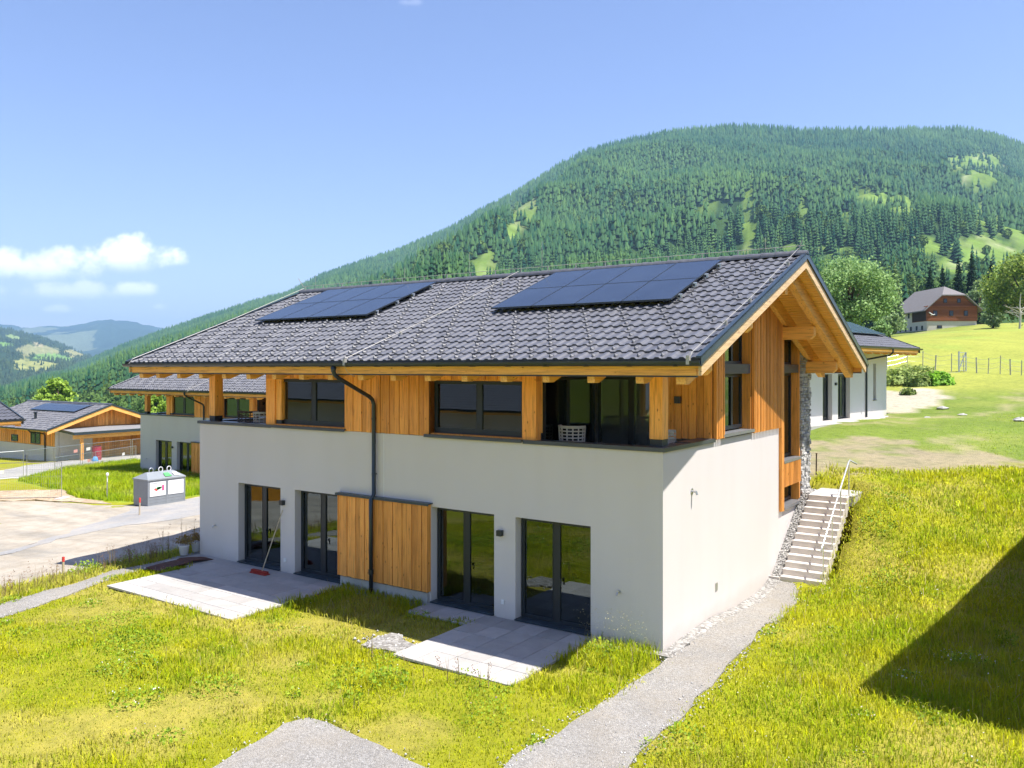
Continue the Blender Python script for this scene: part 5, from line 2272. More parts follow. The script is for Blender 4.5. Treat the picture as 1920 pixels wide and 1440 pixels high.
def build_lawn():
    r = np.random.default_rng(5)
    parts = []
    # near lawns
    n = 1150000
    x = r.uniform(-22, 13, n)
    y = r.uniform(-12, 19, n)
    px, f = view_px(x, y)
    dn = np.clip(1.15 - f / 34., .22, 1)
    k = (px > -260) & (px < 2180) & (f > 7) & (r.uniform(0, 1, n) < dn) & ~bare(x, y, 0, .085) & ~((x > XL - .02) & (x < .02) & (y > -.04))
    dfw = (x - .85) * -.569 + (y - 12.7) * .822
    k &= (dfw + np.abs(r.normal(0, .55, n)) < 1.5 + .5 * vnoise(x, y, 3)) | (x < -15.3)
    k &= ~((x < -15.3) & (y > 2.0))
    x, y, f = x[k], y[k], f[k]
    col, dry = lawn_colour(x, y, r)
    tall = sstep(-.2, .6, vnoise(x * .8, y * .8, 77))
    keep = r.uniform(0, 1, len(x)) > dry * .15
    x, y, f, col, dry, tall = x[keep], y[keep], f[keep], col[keep], dry[keep], tall[keep]
    right = sstep(1.3, 2.6, x)
    h = (.06 + .085 * tall) * (1 - .3 * dry) + right * .045
    h = h * (1 - .55 * sstep(.2, 1.5, (x - .85) * -.569 + (y - 12.7) * .822) * (x > -15))
    corner = ((x > -1.75) & (x < .1) & (y > -1.7))
    h = h + corner * .16
    strip = (x < -15.2) | ((x > -9.2) & (x < -6.0) & (y > -2.2))
    h = h + strip * .10
    h = h * r.uniform(.55, 1.5, len(x))
    # sparse seed stalks
    st = r.uniform(0, 1, len(x)) < .012
    h = np.where(st, h * 2.1, h)
    w = (.007 + .0006 * f) * r.uniform(.7, 1.3, len(x))
    w = np.where(st, w * .6, w)
    col = np.where(st[:, None], np.array((.55, .47, .22)), col)
    parts.append(blades(x, y, h, w, col, .5, 7))
    # plateau and left verge, coarser
    for (poly, dens, hh, ww, sd, gg) in ((GRASS_L, 260, .34, .035, 11, 1.0),):
        P = np.array(poly)
        lo, hi = P.min(0), P.max(0)
        m = int((hi - lo).prod() * dens)
        xx, yy = r.uniform(lo[0], hi[0], m), r.uniform(lo[1], hi[1], m)
        k = inpoly(xx, yy, poly)
        xx, yy = xx[k], yy[k]
        c, d = lawn_colour(xx, yy, r)
        parts.append(blades(xx, yy, hh * r.uniform(.5, 1.4, len(xx)), ww * r.uniform(.6, 1.2, len(xx)), c * np.array((.85, 1.0, 1.)), .45, sd))
    m = 34000
    xx, yy = r.uniform(-6, 12, m), r.uniform(11, 34, m)
    dfw = (xx - .85) * -.569 + (yy - 12.7) * .822
    px, f = view_px(xx, yy)
    k = (dfw > .9) & (xx > -4.5 + 0 * yy) & (px < 2100) & ~inpoly(xx, yy, SOIL) & (vnoise(xx * .9, yy * .45, 21) < .45) & (xx > -3.0)
    xx, yy = xx[k], yy[k]
    c, d = lawn_colour(xx, yy, r)
    c = c * np.array((.62, .82, .9))
    parts.append(blades(xx, yy, 0.03 + .06 * r.uniform(0, 1, len(xx)), .022 * r.uniform(.6, 1.2, len(xx)), c, .6, 13))
    V = np.concatenate([p[0] for p in parts])
    off, Fs = 0, []
    for p in parts:
        Fs.append(p[1] + off)
        off += len(p[0])
    o = np_obj('meadow_grass', V, np.concatenate(Fs), M['grass'], np.concatenate([p[2] for p in parts]))
    tag(o, 'yellow green meadow grass growing round the houses', 'grass', kind='stuff')


build_lawn()


def build_weeds():
    """ground cover: leafy weeds, clover heads and dry stalks among the grass"""
    r = np.random.default_rng(8)
    Vs, Fs, Cs, off = [], [], [], 0

    def put(V, F, C):
        nonlocal off
        Vs.append(V)
        Fs.append(F + off)
        Cs.append(C)
        off += len(V)
    spots = []
    for _ in range(210):
        x, y = r.uniform(-17, 9), r.uniform(-11, 12)
        spots.append((x, y, r.uniform(.12, .36), r.uniform(.05, .18)))
    # larger clumps the photograph shows
    for (x, y, rad, h) in ((-3.9, -4.6, .55, .38), (-3.4, -4.3, .4, .3), (-1.55, -3.9, .4, .35), (-1.0, -4.6, .45, .4), (-2.2, -3.5, .35, .3), (-7.9, -6.6, .6, .3), (-9.2, -5.8, .7, .25),
                           (-6.3, -7.4, .5, .25), (1.75, -4.0, .3, .3), (1.9, -3.3, .3, .28), (-10.8, -5.2, .8, .25), (-5.6, -6.3, .5, .3), (-16.4, -1.6, .45, .45), (-16.3, -.6, .4, .4), (-16.6, -2.8, .5, .4),
                           (5.2, 2.1, .35, .3), (3.0, 6.5, .6, .35), (2.3, 8.8, .5, .4), (2.6, 10.2, .5, .3), (-.9, -1.0, .4, .4), (-33.0, 13.6, .5, .9), (-33.3, 14.6, .6, 1.3), (-32.6, 15.3, .5, 1.1)):
        spots.append((x, y, rad, h))
    for (x, y, rad, h) in spots:
        if bool(bare(np.array([x]), np.array([y]))[0]):
            continue
        px, f = view_px(np.array([x]), np.array([y]))
        if not (-200 < px[0] < 2100) or f[0] < 7:
            continue
        n = int(1300 * rad * rad * r.uniform(.5, 1.0)) + 14
        a, q = r.uniform(0, 6.283, n), rad * np.sqrt(r.uniform(0, 1, n))
        X, Y = x + q * np.cos(a), y + q * np.sin(a)
        Z = terrain(X, Y) + h * (1 - .6 * (q / rad) ** 2) * r.uniform(.15, 1.05, n)
        put(*leafy(np.stack([X, Y, Z], 1), 0, .018 + .014 * r.uniform(), ((.16, .28, .012), (.36, .46, .03)), seed=int(r.integers(1e6))))
        k = int(n * r.choice([0, .03, .08, .16]))
        if k:
            P = np.stack([X[:k], Y[:k], Z[:k] + .05], 1)
            c = [((.62, .42, .45), (.78, .68, .66)), ((.70, .70, .62), (.85, .85, .8)), ((.40, .27, .24), (.55, .42, .36))][int(r.integers(3))]
            put(*leafy(P, 0, .014, c, up=1.0, seed=int(r.integers(1e6))))
    # clover heads sprinkled everywhere
    n = 2600
    X, Y = r.uniform(-18, 10, n), r.uniform(-11, 14, n)
    k = (~bare(X, Y)) & (vnoise(X * .5, Y * .5, 63) > .05)
    X, Y = X[k], Y[k]
    Z = terrain(X, Y) + r.uniform(.08, .24, len(X))
    put(*leafy(np.stack([X, Y, Z], 1), 0, .013, ((.68, .62, .55), (.85, .82, .76)), up=1.5, seed=91))
    # dry dock stalks before the right terrace and along the road verge
    P = []
    for (x, y, hh) in [(-4.55, -3.55, .55), (-2.6, -3.62, .5), (-2.35, -3.6, .55), (-1.95, -3.5, .45), (-1.8, -3.45, .5), (-3.1, -3.7, .4)] + [(-16.0 - .5 * r.uniform(), -.2 - 5.5 * r.uniform(), r.uniform(.35, .8)) for _ in range(60)] + [(-15.9 - .3 * r.uniform(), .4 - 1.2 * r.uniform(), r.uniform(.8, 1.25)) for _ in range(5)]:
        m = 34
        t = r.uniform(.35, 1, m)
        z0 = float(terrain(x, y))
        lx, ly = r.normal(0, .12), r.normal(0, .12)
        P.append(np.stack([x + lx * t + r.normal(0, .022, m), y + ly * t + r.normal(0, .022, m), z0 + hh * t], 1))
        bx = blades(np.full(3, x) + r.normal(0, .01, 3), np.full(3, y) + r.normal(0, .01, 3), np.full(3, hh), np.full(3, .012), np.tile(np.array((.22, .17, .07)), (3, 1)), .12, int(r.integers(1e6)))
        q = bx[1]
        put(bx[0], np.concatenate([q, q[:, 2:3]], 1), bx[2])
    put(*leafy(np.concatenate(P), 0, .013, ((.16, .085, .05), (.33, .2, .12)), seed=17))
    # seed heads on the tall grass by the corner
    x, y = r.uniform(-1.7, -.2, 240), r.uniform(-.7, -.1, 240)
    z = terrain(x, y) + r.uniform(.35, .8, 240)
    put(*leafy(np.stack([x, y, z], 1), 0, .011, ((.4, .33, .14), (.5, .43, .2)), seed=23))
    o = np_obj('wild_plants', np.concatenate(Vs), np.concatenate(Fs), M['leaf'], np.concatenate(Cs))
    tag(o, 'weeds, clover heads and dry stalks scattered through the grass', 'weeds', kind='stuff')


build_weeds()


def loose_stones():
    """single stones on the gravel and spilled over its edges"""
    r = np.random.default_rng(44)
    xs, ys, rs = [], [], []
    for poly, n in ((RPATH, 1500), (PAD, 700), (LPATH, 500)):
        P = np.array(poly)
        for i in range(len(P)):
            a, b_ = P[i], P[(i + 1) % len(P)]
            k = int(n * np.linalg.norm(b_ - a) / 40)
            t = r.uniform(0, 1, k)[:, None]
            q = a + (b_ - a) * t + r.normal(0, .11, (k, 2))
            xs.append(q[:, 0]); ys.append(q[:, 1]); rs.append(r.uniform(.008, .028, k))
        lo, hi = P.min(0), P.max(0)
        k = n // 2
        x, y = r.uniform(lo[0], hi[0], k), r.uniform(lo[1], hi[1], k)
        m = inpoly(x, y, poly)
        xs.append(x[m]); ys.append(y[m]); rs.append(r.uniform(.006, .018, m.sum()))
    k = 160
    xs.append(r.normal(-4.9, .4, k)); ys.append(r.normal(-2.7, .25, k)); rs.append(r.uniform(.015, .05, k))
    x, y, s = np.concatenate(xs), np.concatenate(ys), np.concatenate(rs)
    m = ~((x > XL) & (x < .02) & (y > -.03)) & ~((x > -4.4) & (x < -1.45) & (y > -3.3))
    x, y, s = x[m], y[m], s[m]
    z = terrain(x, y) + .035 * vnoise(x * .8, y * .8, 5) + .03
    O = np.array([(1, 0, 0), (0, 1, 0), (-1, 0, 0), (0, -1, 0), (0, 0, .7), (0, 0, -.7)])
    n = len(x)
    V = O[None] * s[:, None, None] * r.uniform(.6, 1.3, (n, 6, 1)) + np.stack([x, y, z], 1)[:, None]
    T = np.array([(0, 1, 4), (1, 2, 4), (2, 3, 4), (3, 0, 4), (1, 0, 5), (2, 1, 5), (3, 2, 5), (0, 3, 5)])
    F = (T[None] + (np.arange(n) * 6)[:, None, None]).reshape(-1, 3)
    o = np_obj('loose_stones', V.reshape(-1, 3), F, M['stone'])
    tag(o, 'loose pale stones along the gravel edges', 'stones', kind='stuff')


loose_stones()


# ------------------------------------------------------------------ trees
def limb_mesh(b, p, q, r0, r1, n=7):
    m = (Vector(p) + Vector(q)) / 2 + Vector((random.uniform(-.05, .05), random.uniform(-.05, .05), .03)) * (Vector(q) - Vector(p)).length
    b.tube([p, m, q], r0, n, r1)


def broad_tree(label, x, y, z, h, w, cols, n=5200, leaf=.26, name='broadleaf_tree', group=None, trunk=.24, seed=1, lobes=34, flat=1.0):
    r = np.random.default_rng(seed)
    o = thing(name, label, 'tree', (x, y, z), 0, group)
    b = MB()
    tr = h * .030 + .06
    b.tube([(0, 0, -.4), (.02 * h, 0, h * .15), (.0, .02 * h, h * .38), (0, 0, h * .72)], tr, 9, tr * .35)
    C = []
    rx, rz = w / 2, h * (1 - trunk) / 2
    cz = h * trunk + rz
    for i in range(lobes):
        while True:
            v = r.uniform(-1, 1, 3)
            if .25 < np.linalg.norm(v) < 1:
                break
        v = v / np.linalg.norm(v) * (np.linalg.norm(v) ** .5) * .80
        c = np.array((v[0] * rx, v[1] * rx, cz + v[2] * rz * flat))
        C.append((c, r.uniform(.20, .34) * min(rx, rz)))
        if i % 3 == 0:
            limb_mesh(b, (0, 0, h * r.uniform(.2, .5)), tuple(c * .85 + np.array((0, 0, cz * .15))), tr * .45, tr * .1, 5)
    b.build('trunk', M['bark'], o, smooth=True)
    P = []
    wts = np.array([c[1] ** 2 for c in C])
    wts /= wts.sum()
    for (c, rr), k in zip(C, (wts * n).astype(int)):
        d = r.normal(size=(k, 3))
        d /= np.linalg.norm(d, axis=1)[:, None]
        rad = rr * (r.uniform(0, 1, (k, 1)) ** .28) * (1 + .22 * r.normal(size=(k, 1)))
        P.append(c + d * rad * np.array((1.1, 1.1, .9)))
    V, F, Cc = leafy(np.concatenate(P), 0, leaf, cols, up=.5, seed=seed)
    np_obj('crown', V, F, M['leaf'], Cc, parent=o)
    return o


def conifer(label, x, y, z, h, w, cols, name='spruce_tree', group=None, seed=1, n=2600, leaf=.2):
    r = np.random.default_rng(seed)
    o = thing(name, label, 'tree', (x, y, z), 0, group)
    b = MB()
    b.tube([(0, 0, -.4), (0, 0, h * .5), (0, 0, h * .98)], h * .016 + .04, 7, .02)
    b.build('trunk', M['bark'], o)
    t = 1 - np.sqrt(r.uniform(.0, 1, n)) * .93
    tier = np.floor(t * 16) / 16.
    fr = t * 16 - np.floor(t * 16)
    rad = (1 - t) ** .85 * w / 2 * (1.1 - .45 * fr) * r.uniform(.35, 1.05, n) * (1 + .18 * np.sin(tier * 97))
    a = r.uniform(0, 6.283, n)
    a = np.round(a * 11 / 6.283 + tier * 5.3) / 11 * 6.283 + r.normal(0, .14, n)
    P = np.stack([rad * np.cos(a), rad * np.sin(a), h * t - rad * .25 + r.normal(0, .08, n)], 1)
    V, F, C = leafy(P, 0, leaf, cols, up=.8, seed=seed)
    np_obj('crown', V, F, M['needle'], C, parent=o)
    return o


def at_px(px, py, depth):
    """survey helper: world point on a sight line at a given depth"""
    d = ray_dir(px, py)
    return CAMN + d * depth


G1 = ((.16, .29, .08), (.33, .48, .17))
G2 = ((.11, .20, .02), (.34, .42, .07))
GD = ((.010, .030, .014), (.035, .075, .030))
GL_ = ((.17, .27, .10), (.32, .42, .18))
GY = ((.20, .34, .03), (.38, .52, .08))
TG = 'trees round the old farmhouse'
for k, (lab, px, ptop, pbase, dep, wpx, cols, n, leaf, kind, sd) in enumerate([
    ('large round pale green ash tree directly behind the upper white house', 1594, 474, 650, 104, 160, G1, 19000, .17, 'b', 31),
    ('dark rounded maple cut by the right edge of the view', 1926, 470, 616, 150, 160, G2, 15000, .24, 'b', 32),
    ('loose light green larch left of the farmhouse', 1678, 492, 622, 175, 50, GL_, 2600, .30, 'c', 33),
    ('smaller light larch just behind the farmhouse roof', 1712, 512, 622, 205, 44, GL_, 2200, .30, 'c', 34),
    ('dark spruce behind the left end of the farmhouse roof', 1744, 496, 615, 215, 46, GD, 2600, .30, 'c', 35),
    ('dark spruce standing right over the farmhouse ridge', 1768, 500, 615, 222, 44, GD, 2600, .30, 'c', 36),
    ('tall dark spruce right of the farmhouse ridge', 1797, 482, 615, 226, 52, GD, 2800, .32, 'c', 37),
    ('tallest dark spruce behind the farmhouse gable', 1822, 472, 615, 228, 58, GD, 3000, .32, 'c', 38),
    ('dark spruce between the farmhouse and the maple', 1858, 488, 615, 220, 48, GD, 2600, .32, 'c', 39),
    ('pale green birch at the right corner of the farmhouse', 1838, 520, 618, 190, 50, GL_, 2600, .28, 'b', 40),
    ('low pale bush tree under the maple', 1862, 575, 618, 165, 44, GL_, 1800, .26, 'b', 41),
    ('bushy tree between the ash and the farmhouse', 1668, 585, 632, 150, 44, GL_, 2000, .24, 'b', 42),
    ('small green bush tree at the foot of the ash', 1650, 600, 640, 120, 40, G1, 1800, .22, 'b', 43),
]):
    p = at_px(px, pbase, dep)
    h = (pbase - ptop) * dep / 1553.
    w = wpx * dep / 1553.
    if kind == 'b':
        broad_tree(lab, p[0], p[1], p[2], h, w, cols, n, leaf, group=TG, seed=sd, trunk=.10, lobes=60 if n > 5000 else 26)
    else:
        conifer(lab, p[0], p[1], p[2], h, w, cols, group=TG, seed=sd, n=n, leaf=leaf, name='spruce_tree' if cols is GD else 'larch_tree')
VG = 'trees below the houses on the left'
for lab, px, ptop, pbase, dep, wpx, sd, cols in [
    ('bright green tree behind the solar roof of the carport house', 108, 708, 778, 140, 62, 51, GY),
    ('lower bright bush tree at the left foot of the taller one', 82, 735, 780, 138, 36, 52, GY),
    ('bright green tree seen through the corner balcony of the neighbour house', 292, 738, 800, 120, 40, 53, GY),
    ('dark green tree at the far left behind the timber house wall', 10, 790, 832, 105, 40, 54, G2),
]:
    p = at_px(px, pbase, dep)
    broad_tree(lab, p[0], p[1], p[2], (pbase - ptop) * dep / 1553., wpx * dep / 1553., cols, 2600, .28, group=VG, seed=sd, trunk=.15, lobes=22)

# a leafless tree before the maple
p = at_px(1912, 615, 140)
o = thing('dead_tree', 'grey leafless tree before the maple at the right edge', 'tree', tuple(p))
b = MB()
b.tube([(0, 0, -.3), (.1, 0, 2.0), (0, .1, 4.0), (.15, .1, 5.8)], .2, 7, .05)
b.build('trunk', M['old_post'], o)
b = MB()
rr = random.Random(4)
for i in range(14):
    z0 = rr.uniform(1.5, 5)
    a = rr.uniform(0, 6.28)
    L = rr.uniform(1.2, 2.6)
    e = (L * math.cos(a), L * math.sin(a), z0 + rr.uniform(-.2, 1.0))
    limb_mesh(b, (.05, .05, z0), e, .07, .02, 5)
    for _ in range(2):
        limb_mesh(b, e, (e[0] + rr.uniform(-.7, .7), e[1] + rr.uniform(-.7, .7), e[2] + rr.uniform(-.1, .7)), .03, .012, 4)
b.build('branches', M['old_post'], o)


def bush(label, x, y, h, w, cols, n, leaf, seed, name='bush'):
    r = np.random.default_rng(seed)
    z = float(terrain(x, y))
    P = r.normal(size=(n, 3))
    P /= np.linalg.norm(P, axis=1)[:, None]
    P *= r.uniform(.4, 1, (n, 1)) ** .5 * (1 + .25 * vnoise(P[:, :1] * 3 + 9, P[:, 1:2] * 3, seed))
    P = P * np.array((w / 2, w / 2, h))
    P[:, 2] = np.abs(P[:, 2])
    V, F, C = leafy(P, 0, leaf, cols, up=.5, seed=seed)
    o = np_obj(name, V, F, M['leaf'], C)
    o.location = (x, y, z - .05)
    tag(o, label, 'bush', 'bushes by the meadow fence')


bush('bright green bush beside the sandy patch at the upper house', -1.55, 49.5, .95, 2.1, ((.16, .36, .02), (.28, .52, .04)), 1500, .12, 61)
bush('dull green bush left of the bright one', -2.7, 49.0, .85, 1.8, ((.16, .25, .05), (.30, .38, .10)), 1200, .12, 62)
bush('grey green thicket by the corner of the upper house', -4.3, 49.8, 1.3, 3.0, ((.21, .30, .06), (.38, .46, .13)), 1500, .12, 63)
bush('low grey green thicket below the fence', -3.4, 52.5, 1.1, 3.6, ((.22, .30, .06), (.40, .46, .14)), 1500, .12, 64)
bush('small dark tuft on the sandy patch', -2.6, 44.3, .4, 1.0, ((.12, .18, .03), (.22, .29, .07)), 600, .09, 65)
bush('young green shrub against the neighbour house wall', -33.3, 16.4, 1.9, 1.5, ((.09, .2, .02), (.22, .34, .05)), 1200, .09, 66)

# ------------------------------------------------------------------ mountains
SKYL = np.array([(-900, 830), (-300, 800), (-100, 775), (0, 752), (40, 733), (90, 712), (150, 692), (235, 655), (300, 631), (400, 597), (480, 572), (540, 556), (600, 524), (700, 490), (760, 471), (850, 432), (900, 402), (960, 372), (1050, 316), (1100, 291), (1150, 276), (1200, 266), (1260, 254), (1300, 250), (1390, 244), (1500, 252), (1650, 251), (1800, 247), (1860, 258), (1920, 279), (2000, 310), (2200, 400), (2600, 560), (3400, 650)], float)
Y0M = 250.0


def crest_y(px):
    return np.interp(px, SKYL[:, 0], SKYL[:, 1] + 1)


def mtn(px, t):
    """main wooded mountain: survey column px, t = 0 foot .. 1 crest; returns world x, y, z"""
    px = np.asarray(px, float)
    t = np.asarray(t, float)
    Yc = 2500 + 250 * np.sin(px / 310.)
    Y = Y0M * (Yc / Y0M) ** t
    zc = 5.7 + (690 - crest_y(px)) / 1553. * Yc
    zb = np.interp(px, [-900, 0, 200, 400, 1500, 1700, 2600], [-60, -28, -16, -8, 15, 18, 12])
    tt = (Y - Y0M) / (Yc - Y0M)
    s = np.clip(tt, 0, 1) ** 1.5
    over = np.clip(tt - 1, 0, 1)
    z = zb + (zc - zb) * (s - over * 1.1)
    a = A34
    u = (px - 960) / 1553.
    X = CAM.x + Y * (u * math.cos(a) - math.sin(a))
    Yw = CAM.y + Y * (u * math.sin(a) + math.cos(a))
    env = np.sin(math.pi * np.clip(tt, 0, 1)) ** .8 * sstep(1.0, .75, tt)
    rid = 1 - np.abs(vnoise(X / 520., Yw / 520., 71, 3)) * 1.5
    z = z + env * (rid * 85 - 40) * np.clip((zc - zb) / 250., .15, 1) + env * 8 * vnoise(X / 120., Yw / 120., 72, 3)
    sp = np.interp(tt, [.15, .45, .9, 1], [760, 880, 1215, 1300])
    z = z + env * np.clip((zc - zb) / 300., 0, 1) * 55 * np.exp(-((px - sp - 60) / 110.) ** 2)
    # keep the survey's skyline: nothing before the crest rises above it
    lim = 5.7 + Y * ((690 - crest_y(px)) / 1553. - .001 - .03 * (1 - np.clip(tt, 0, 1)))
    z = np.where(tt < 1, np.minimum(z, np.maximum(lim, zb)), z)
    return X, Yw, z, Y


CLEAR = [(980, 398, 26, 20, -.7), (960, 430, 22, 12, -.7), (905, 505, 20, 32, .2), (1335, 388, 24, 11, 0), (1402, 385, 8, 50, .1), (1405, 430, 9, 36, 0), (1640, 368, 40, 14, .3), (1690, 385, 26, 16, .3),
         (1830, 302, 48, 12, -.1), (1845, 330, 40, 16, -.3), (1880, 425, 60, 16, .5), (1850, 470, 60, 22, .2), (1820, 495, 60, 16, 0), (1740, 462, 30, 12, .4), (1560, 470, 40, 6, 0), (1395, 470, 14, 8, 0), (1480, 465, 16, 8, 0), (1630, 500, 30, 7, .2), (1900, 520, 40, 20, 0), (1590, 405, 12, 8, 0), (1505, 400, 8, 22, 0)]


def clearing(px, py):
    m = np.zeros(np.shape(px))
    for (cx, cy, a, b_, tilt) in CLEAR:
        dx, dy = px - cx, py - cy
        u, v = dx * math.cos(tilt) + dy * math.sin(tilt), -dx * math.sin(tilt) + dy * math.cos(tilt)
        q = (u / a) ** 2 + (v / b_) ** 2 + .5 * vnoise(px / 14., py / 9., 81, 2)
        m = np.maximum(m, 1 - sstep(1.0, 1.6, q))
    return m


def build_mountain():
    pxs = np.arange(-900, 3400, 9.0)
    ts = np.concatenate([[-.06, -.03], np.linspace(0, 1, 110), [1.02, 1.05, 1.1]])
    P, Tt = np.meshgrid(pxs, ts, indexing='xy')
    X, Y, Z, d = mtn(P, Tt)
    Z = np.where(Tt < 0, Z - 30 * (-Tt) / .06 - 3, Z)
    py = 690 - (Z - 5.7) / d * 1553
    c = clearing(P, py)[..., None]
    n = vnoise(X / 60., Y / 60., 83)[..., None]
    forest = np.array((.045, .085, .030)) * (1 + .3 * n)
    mead = np.array((.15, .23, .05)) * (1 + .25 * n)
    C = forest * (1 - c) + mead * c
    rock = .6 * np.clip(vnoise(X / 26., Y / 26., 84) - .3, 0, 1)[..., None] * c
    C = C * (1 - rock) + np.array((.42, .37, .28)) * rock
    k = np.arange(P.size).reshape(P.shape)
    F = np.stack([k[:-1, :-1], k[:-1, 1:], k[1:, 1:], k[1:, :-1]], -1).reshape(-1, 4)
    o = np_obj('mountain', np.stack([X, Y, Z], -1).reshape(-1, 3), F, M['far_ground'], C.reshape(-1, 3), smooth=True)
    tag(o, kind='structure')


def far_mat():
    m, nt, b = new_mat('far_ground')
    at = nd(nt, 'ShaderNodeAttribute')
    at.attribute_name = 'col'
    v = obj_coord(nt)
    c = mixc(nt, 1., at.outputs['Color'], ramp(nt, noise(nt, v, .05, 6, .7), [(.3, (.7, .7, .7)), (.7, (1.25, 1.25, 1.2))]), 'MULTIPLY')
    lk(nt, c, b.inputs['Base Color'])
    b.inputs['Roughness'].default_value = 1
    b.inputs['Specular IOR Level'].default_value = .0
    return m


M['far_ground'] = far_mat()
build_mountain()


def star_cone(tiers, k):
    """template spruce of unit height and unit width: jagged stacked skirts"""
    V, F = [], []
    for i in range(tiers):
        z0 = .06 + .86 * i / tiers
        z1 = z0 + 1.45 / tiers * (.94 - z0 * .4) if i < tiers - 1 else 1.0
        z1 = min(z1, 1.0)
        r0 = .5 * (1 - i / (tiers + .35))
        base = len(V)
        for j in range(k):
            a = 6.283 * (j + .5 * (i % 2)) / k
            rr = r0 * (1.0 if j % 2 else .74)
            V.append((rr * math.cos(a), rr * math.sin(a), z0 + (.0 if j % 2 else .03)))
        V.append((0, 0, z1))
        F += [(base + j, base + (j + 1) % k, base + k) for j in range(k)]
    return np.array(V), np.array(F)


def instances(tmpl, x, y, z, h, w, col, r, jit=.10, cj=.16):
    V, F = tmpl
    n, k = len(x), len(V)
    a = r.uniform(0, 6.283, n)
    ca, sa = np.cos(a)[:, None], np.sin(a)[:, None]
    vx, vy, vz = V[:, 0][None], V[:, 1][None], V[:, 2][None]
    j = 1 + jit * r.normal(size=(n, k))
    X = x[:, None] + (vx * ca - vy * sa) * w[:, None] * j
    Y = y[:, None] + (vx * sa + vy * ca) * w[:, None] * j
    Z = z[:, None] + vz * h[:, None] + jit * .25 * h[:, None] * r.normal(size=(n, k)) * (vz > .02) * (vz < .97) * .35
    C = col[:, None, :] * (1 + cj * r.normal(size=(n, k, 1)))
    FF = F[None] + (np.arange(n) * k)[:, None, None]
    return np.stack([X, Y, Z], -1).reshape(-1, 3), FF.reshape(-1, F.shape[1]), np.clip(C, .004, 1).reshape(-1, 3)


def blob(nq, seed, s=.2):
    """template broadleaf crown: leaf clumps as triangles round a lumpy body"""
    r = np.random.default_rng(seed)
    V, F = [], []
    for i in range(nq):
        d = r.normal(size=3)
        d /= np.linalg.norm(d)
        c = np.array((.5 * d[0], .5 * d[1], .52 + .46 * d[2])) * (1, 1, 1)
        c[:2] *= r.uniform(.6, 1.0)
        t = r.normal(size=3)
        t /= np.linalg.norm(t)
        q = np.cross(d + .5 * r.normal(size=3), t)
        q /= np.linalg.norm(q)
        s = .20 if nq < 100 else .095
        k = len(V)
        V += [c + t * s, c - t * s * .5 + q * s, c - t * s * .5 - q * s]
        F.append((k, k + 1, k + 2))
    return np.array(V), np.array(F)


def build_forest():
    r = np.random.default_rng(101)
    n = 260000
    px = r.uniform(-150, 2080, n)
    Ymin, Ymax = Y0M * 1.02, 2800.
    Yd = np.sqrt(r.uniform(Ymin ** 2, Ymax ** 2, n))
    Yc = 2500 + 250 * np.sin(px / 310.)
    t = np.log(Yd / Y0M) / np.log(Yc / Y0M)
    ok = t < 1.012
    px, t = px[ok], t[ok]
    x, y, z, d = mtn(px, t)
    py = 690 - (z - 5.7) / d * 1553
    cl = np.maximum(clearing(px, py), np.maximum(clearing(px, py - 7 * 1553. / d), clearing(px, py - 14 * 1553. / d)))
    # thin out: about 10 m apart far away, denser near
    p = np.clip(.40 + 300. / d, 0, 1) * (1 - .93 * cl)
    dens = vnoise(x / 140., y / 140., 91)
    p *= np.clip(1.05 + .35 * dens, .3, 1)
    p *= np.where((px > 1640) & (py > 440) & (px < 1990), .55, 1)
    # meadow strip just behind the farmhouse stays open
    k = (r.uniform(0, 1, len(px)) < p) & ~((d < 330) & (px > 1700) & (px < 1960))
    x, y, z, d, px, py, t = x[k], y[k], z[k], d[k], px[k], py[k], t[k]
    m = len(x)
    kind = r.uniform(0, 1, m)
    lowleft = sstep(900, 350, d) * sstep(900, 500, px) + .55 * sstep(800, 350, d) * sstep(1400, 1600, px)
    bl = kind < .04 + .8 * lowleft + .25 * sstep(.1, .6, vnoise(x / 200., y / 200., 97)) * sstep(1700, 700, d)
    h = np.where(bl, r.uniform(7, 14, m), r.uniform(11, 24, m)) * (1 - .25 * sstep(500, 250, d))
    w = np.where(bl, h * r.uniform(.8, 1.1, m), h * r.uniform(.30, .46, m) + 1.0)
    h = np.where(~bl & (t > .965), h * 1.3, h)
    tone = vnoise(x / 110., y / 110., 95) * .7 + vnoise(x / 420., y / 420., 96) * .6 + r.normal(0, .6, m)
    g0, g1 = np.array((.014, .068, .036)), np.array((.105, .195, .056))
    wq = np.clip(.42 + .30 * tone, 0, 1)[:, None]
    col = g0 * (1 - wq) + g1 * wq
    b0, b1 = np.array((.06, .12, .025)), np.array((.14, .22, .05))
    wb = np.clip(.5 + .35 * tone, 0, 1)[:, None]
    col = np.where(bl[:, None], b0 * (1 - wb) + b1 * wb, col)
    Vs, Fs, Cs, off = [], [], [], 0
    for sel, tm in ((~bl & (d > 900), star_cone(2, 7)), (~bl & (d <= 900), star_cone(6, 11)), (bl & (d > 900), blob(40, 1)), (bl & (d <= 900), blob(240, 2))):
        if sel.sum() == 0:
            continue
        V, F, C = instances(tm, x[sel], y[sel], z[sel] - .5, h[sel], w[sel], col[sel], r)
        Vs.append(V)
        Fs.append(F + off)
        Cs.append(C)
        off += len(V)
    print('FOREST', m, off)
    o = np_obj('forest', np.concatenate(Vs), np.concatenate(Fs), M['needle'], np.concatenate(Cs))
    tag(o, 'spruce forest covering the mountain side', 'forest', kind='stuff')


build_forest()


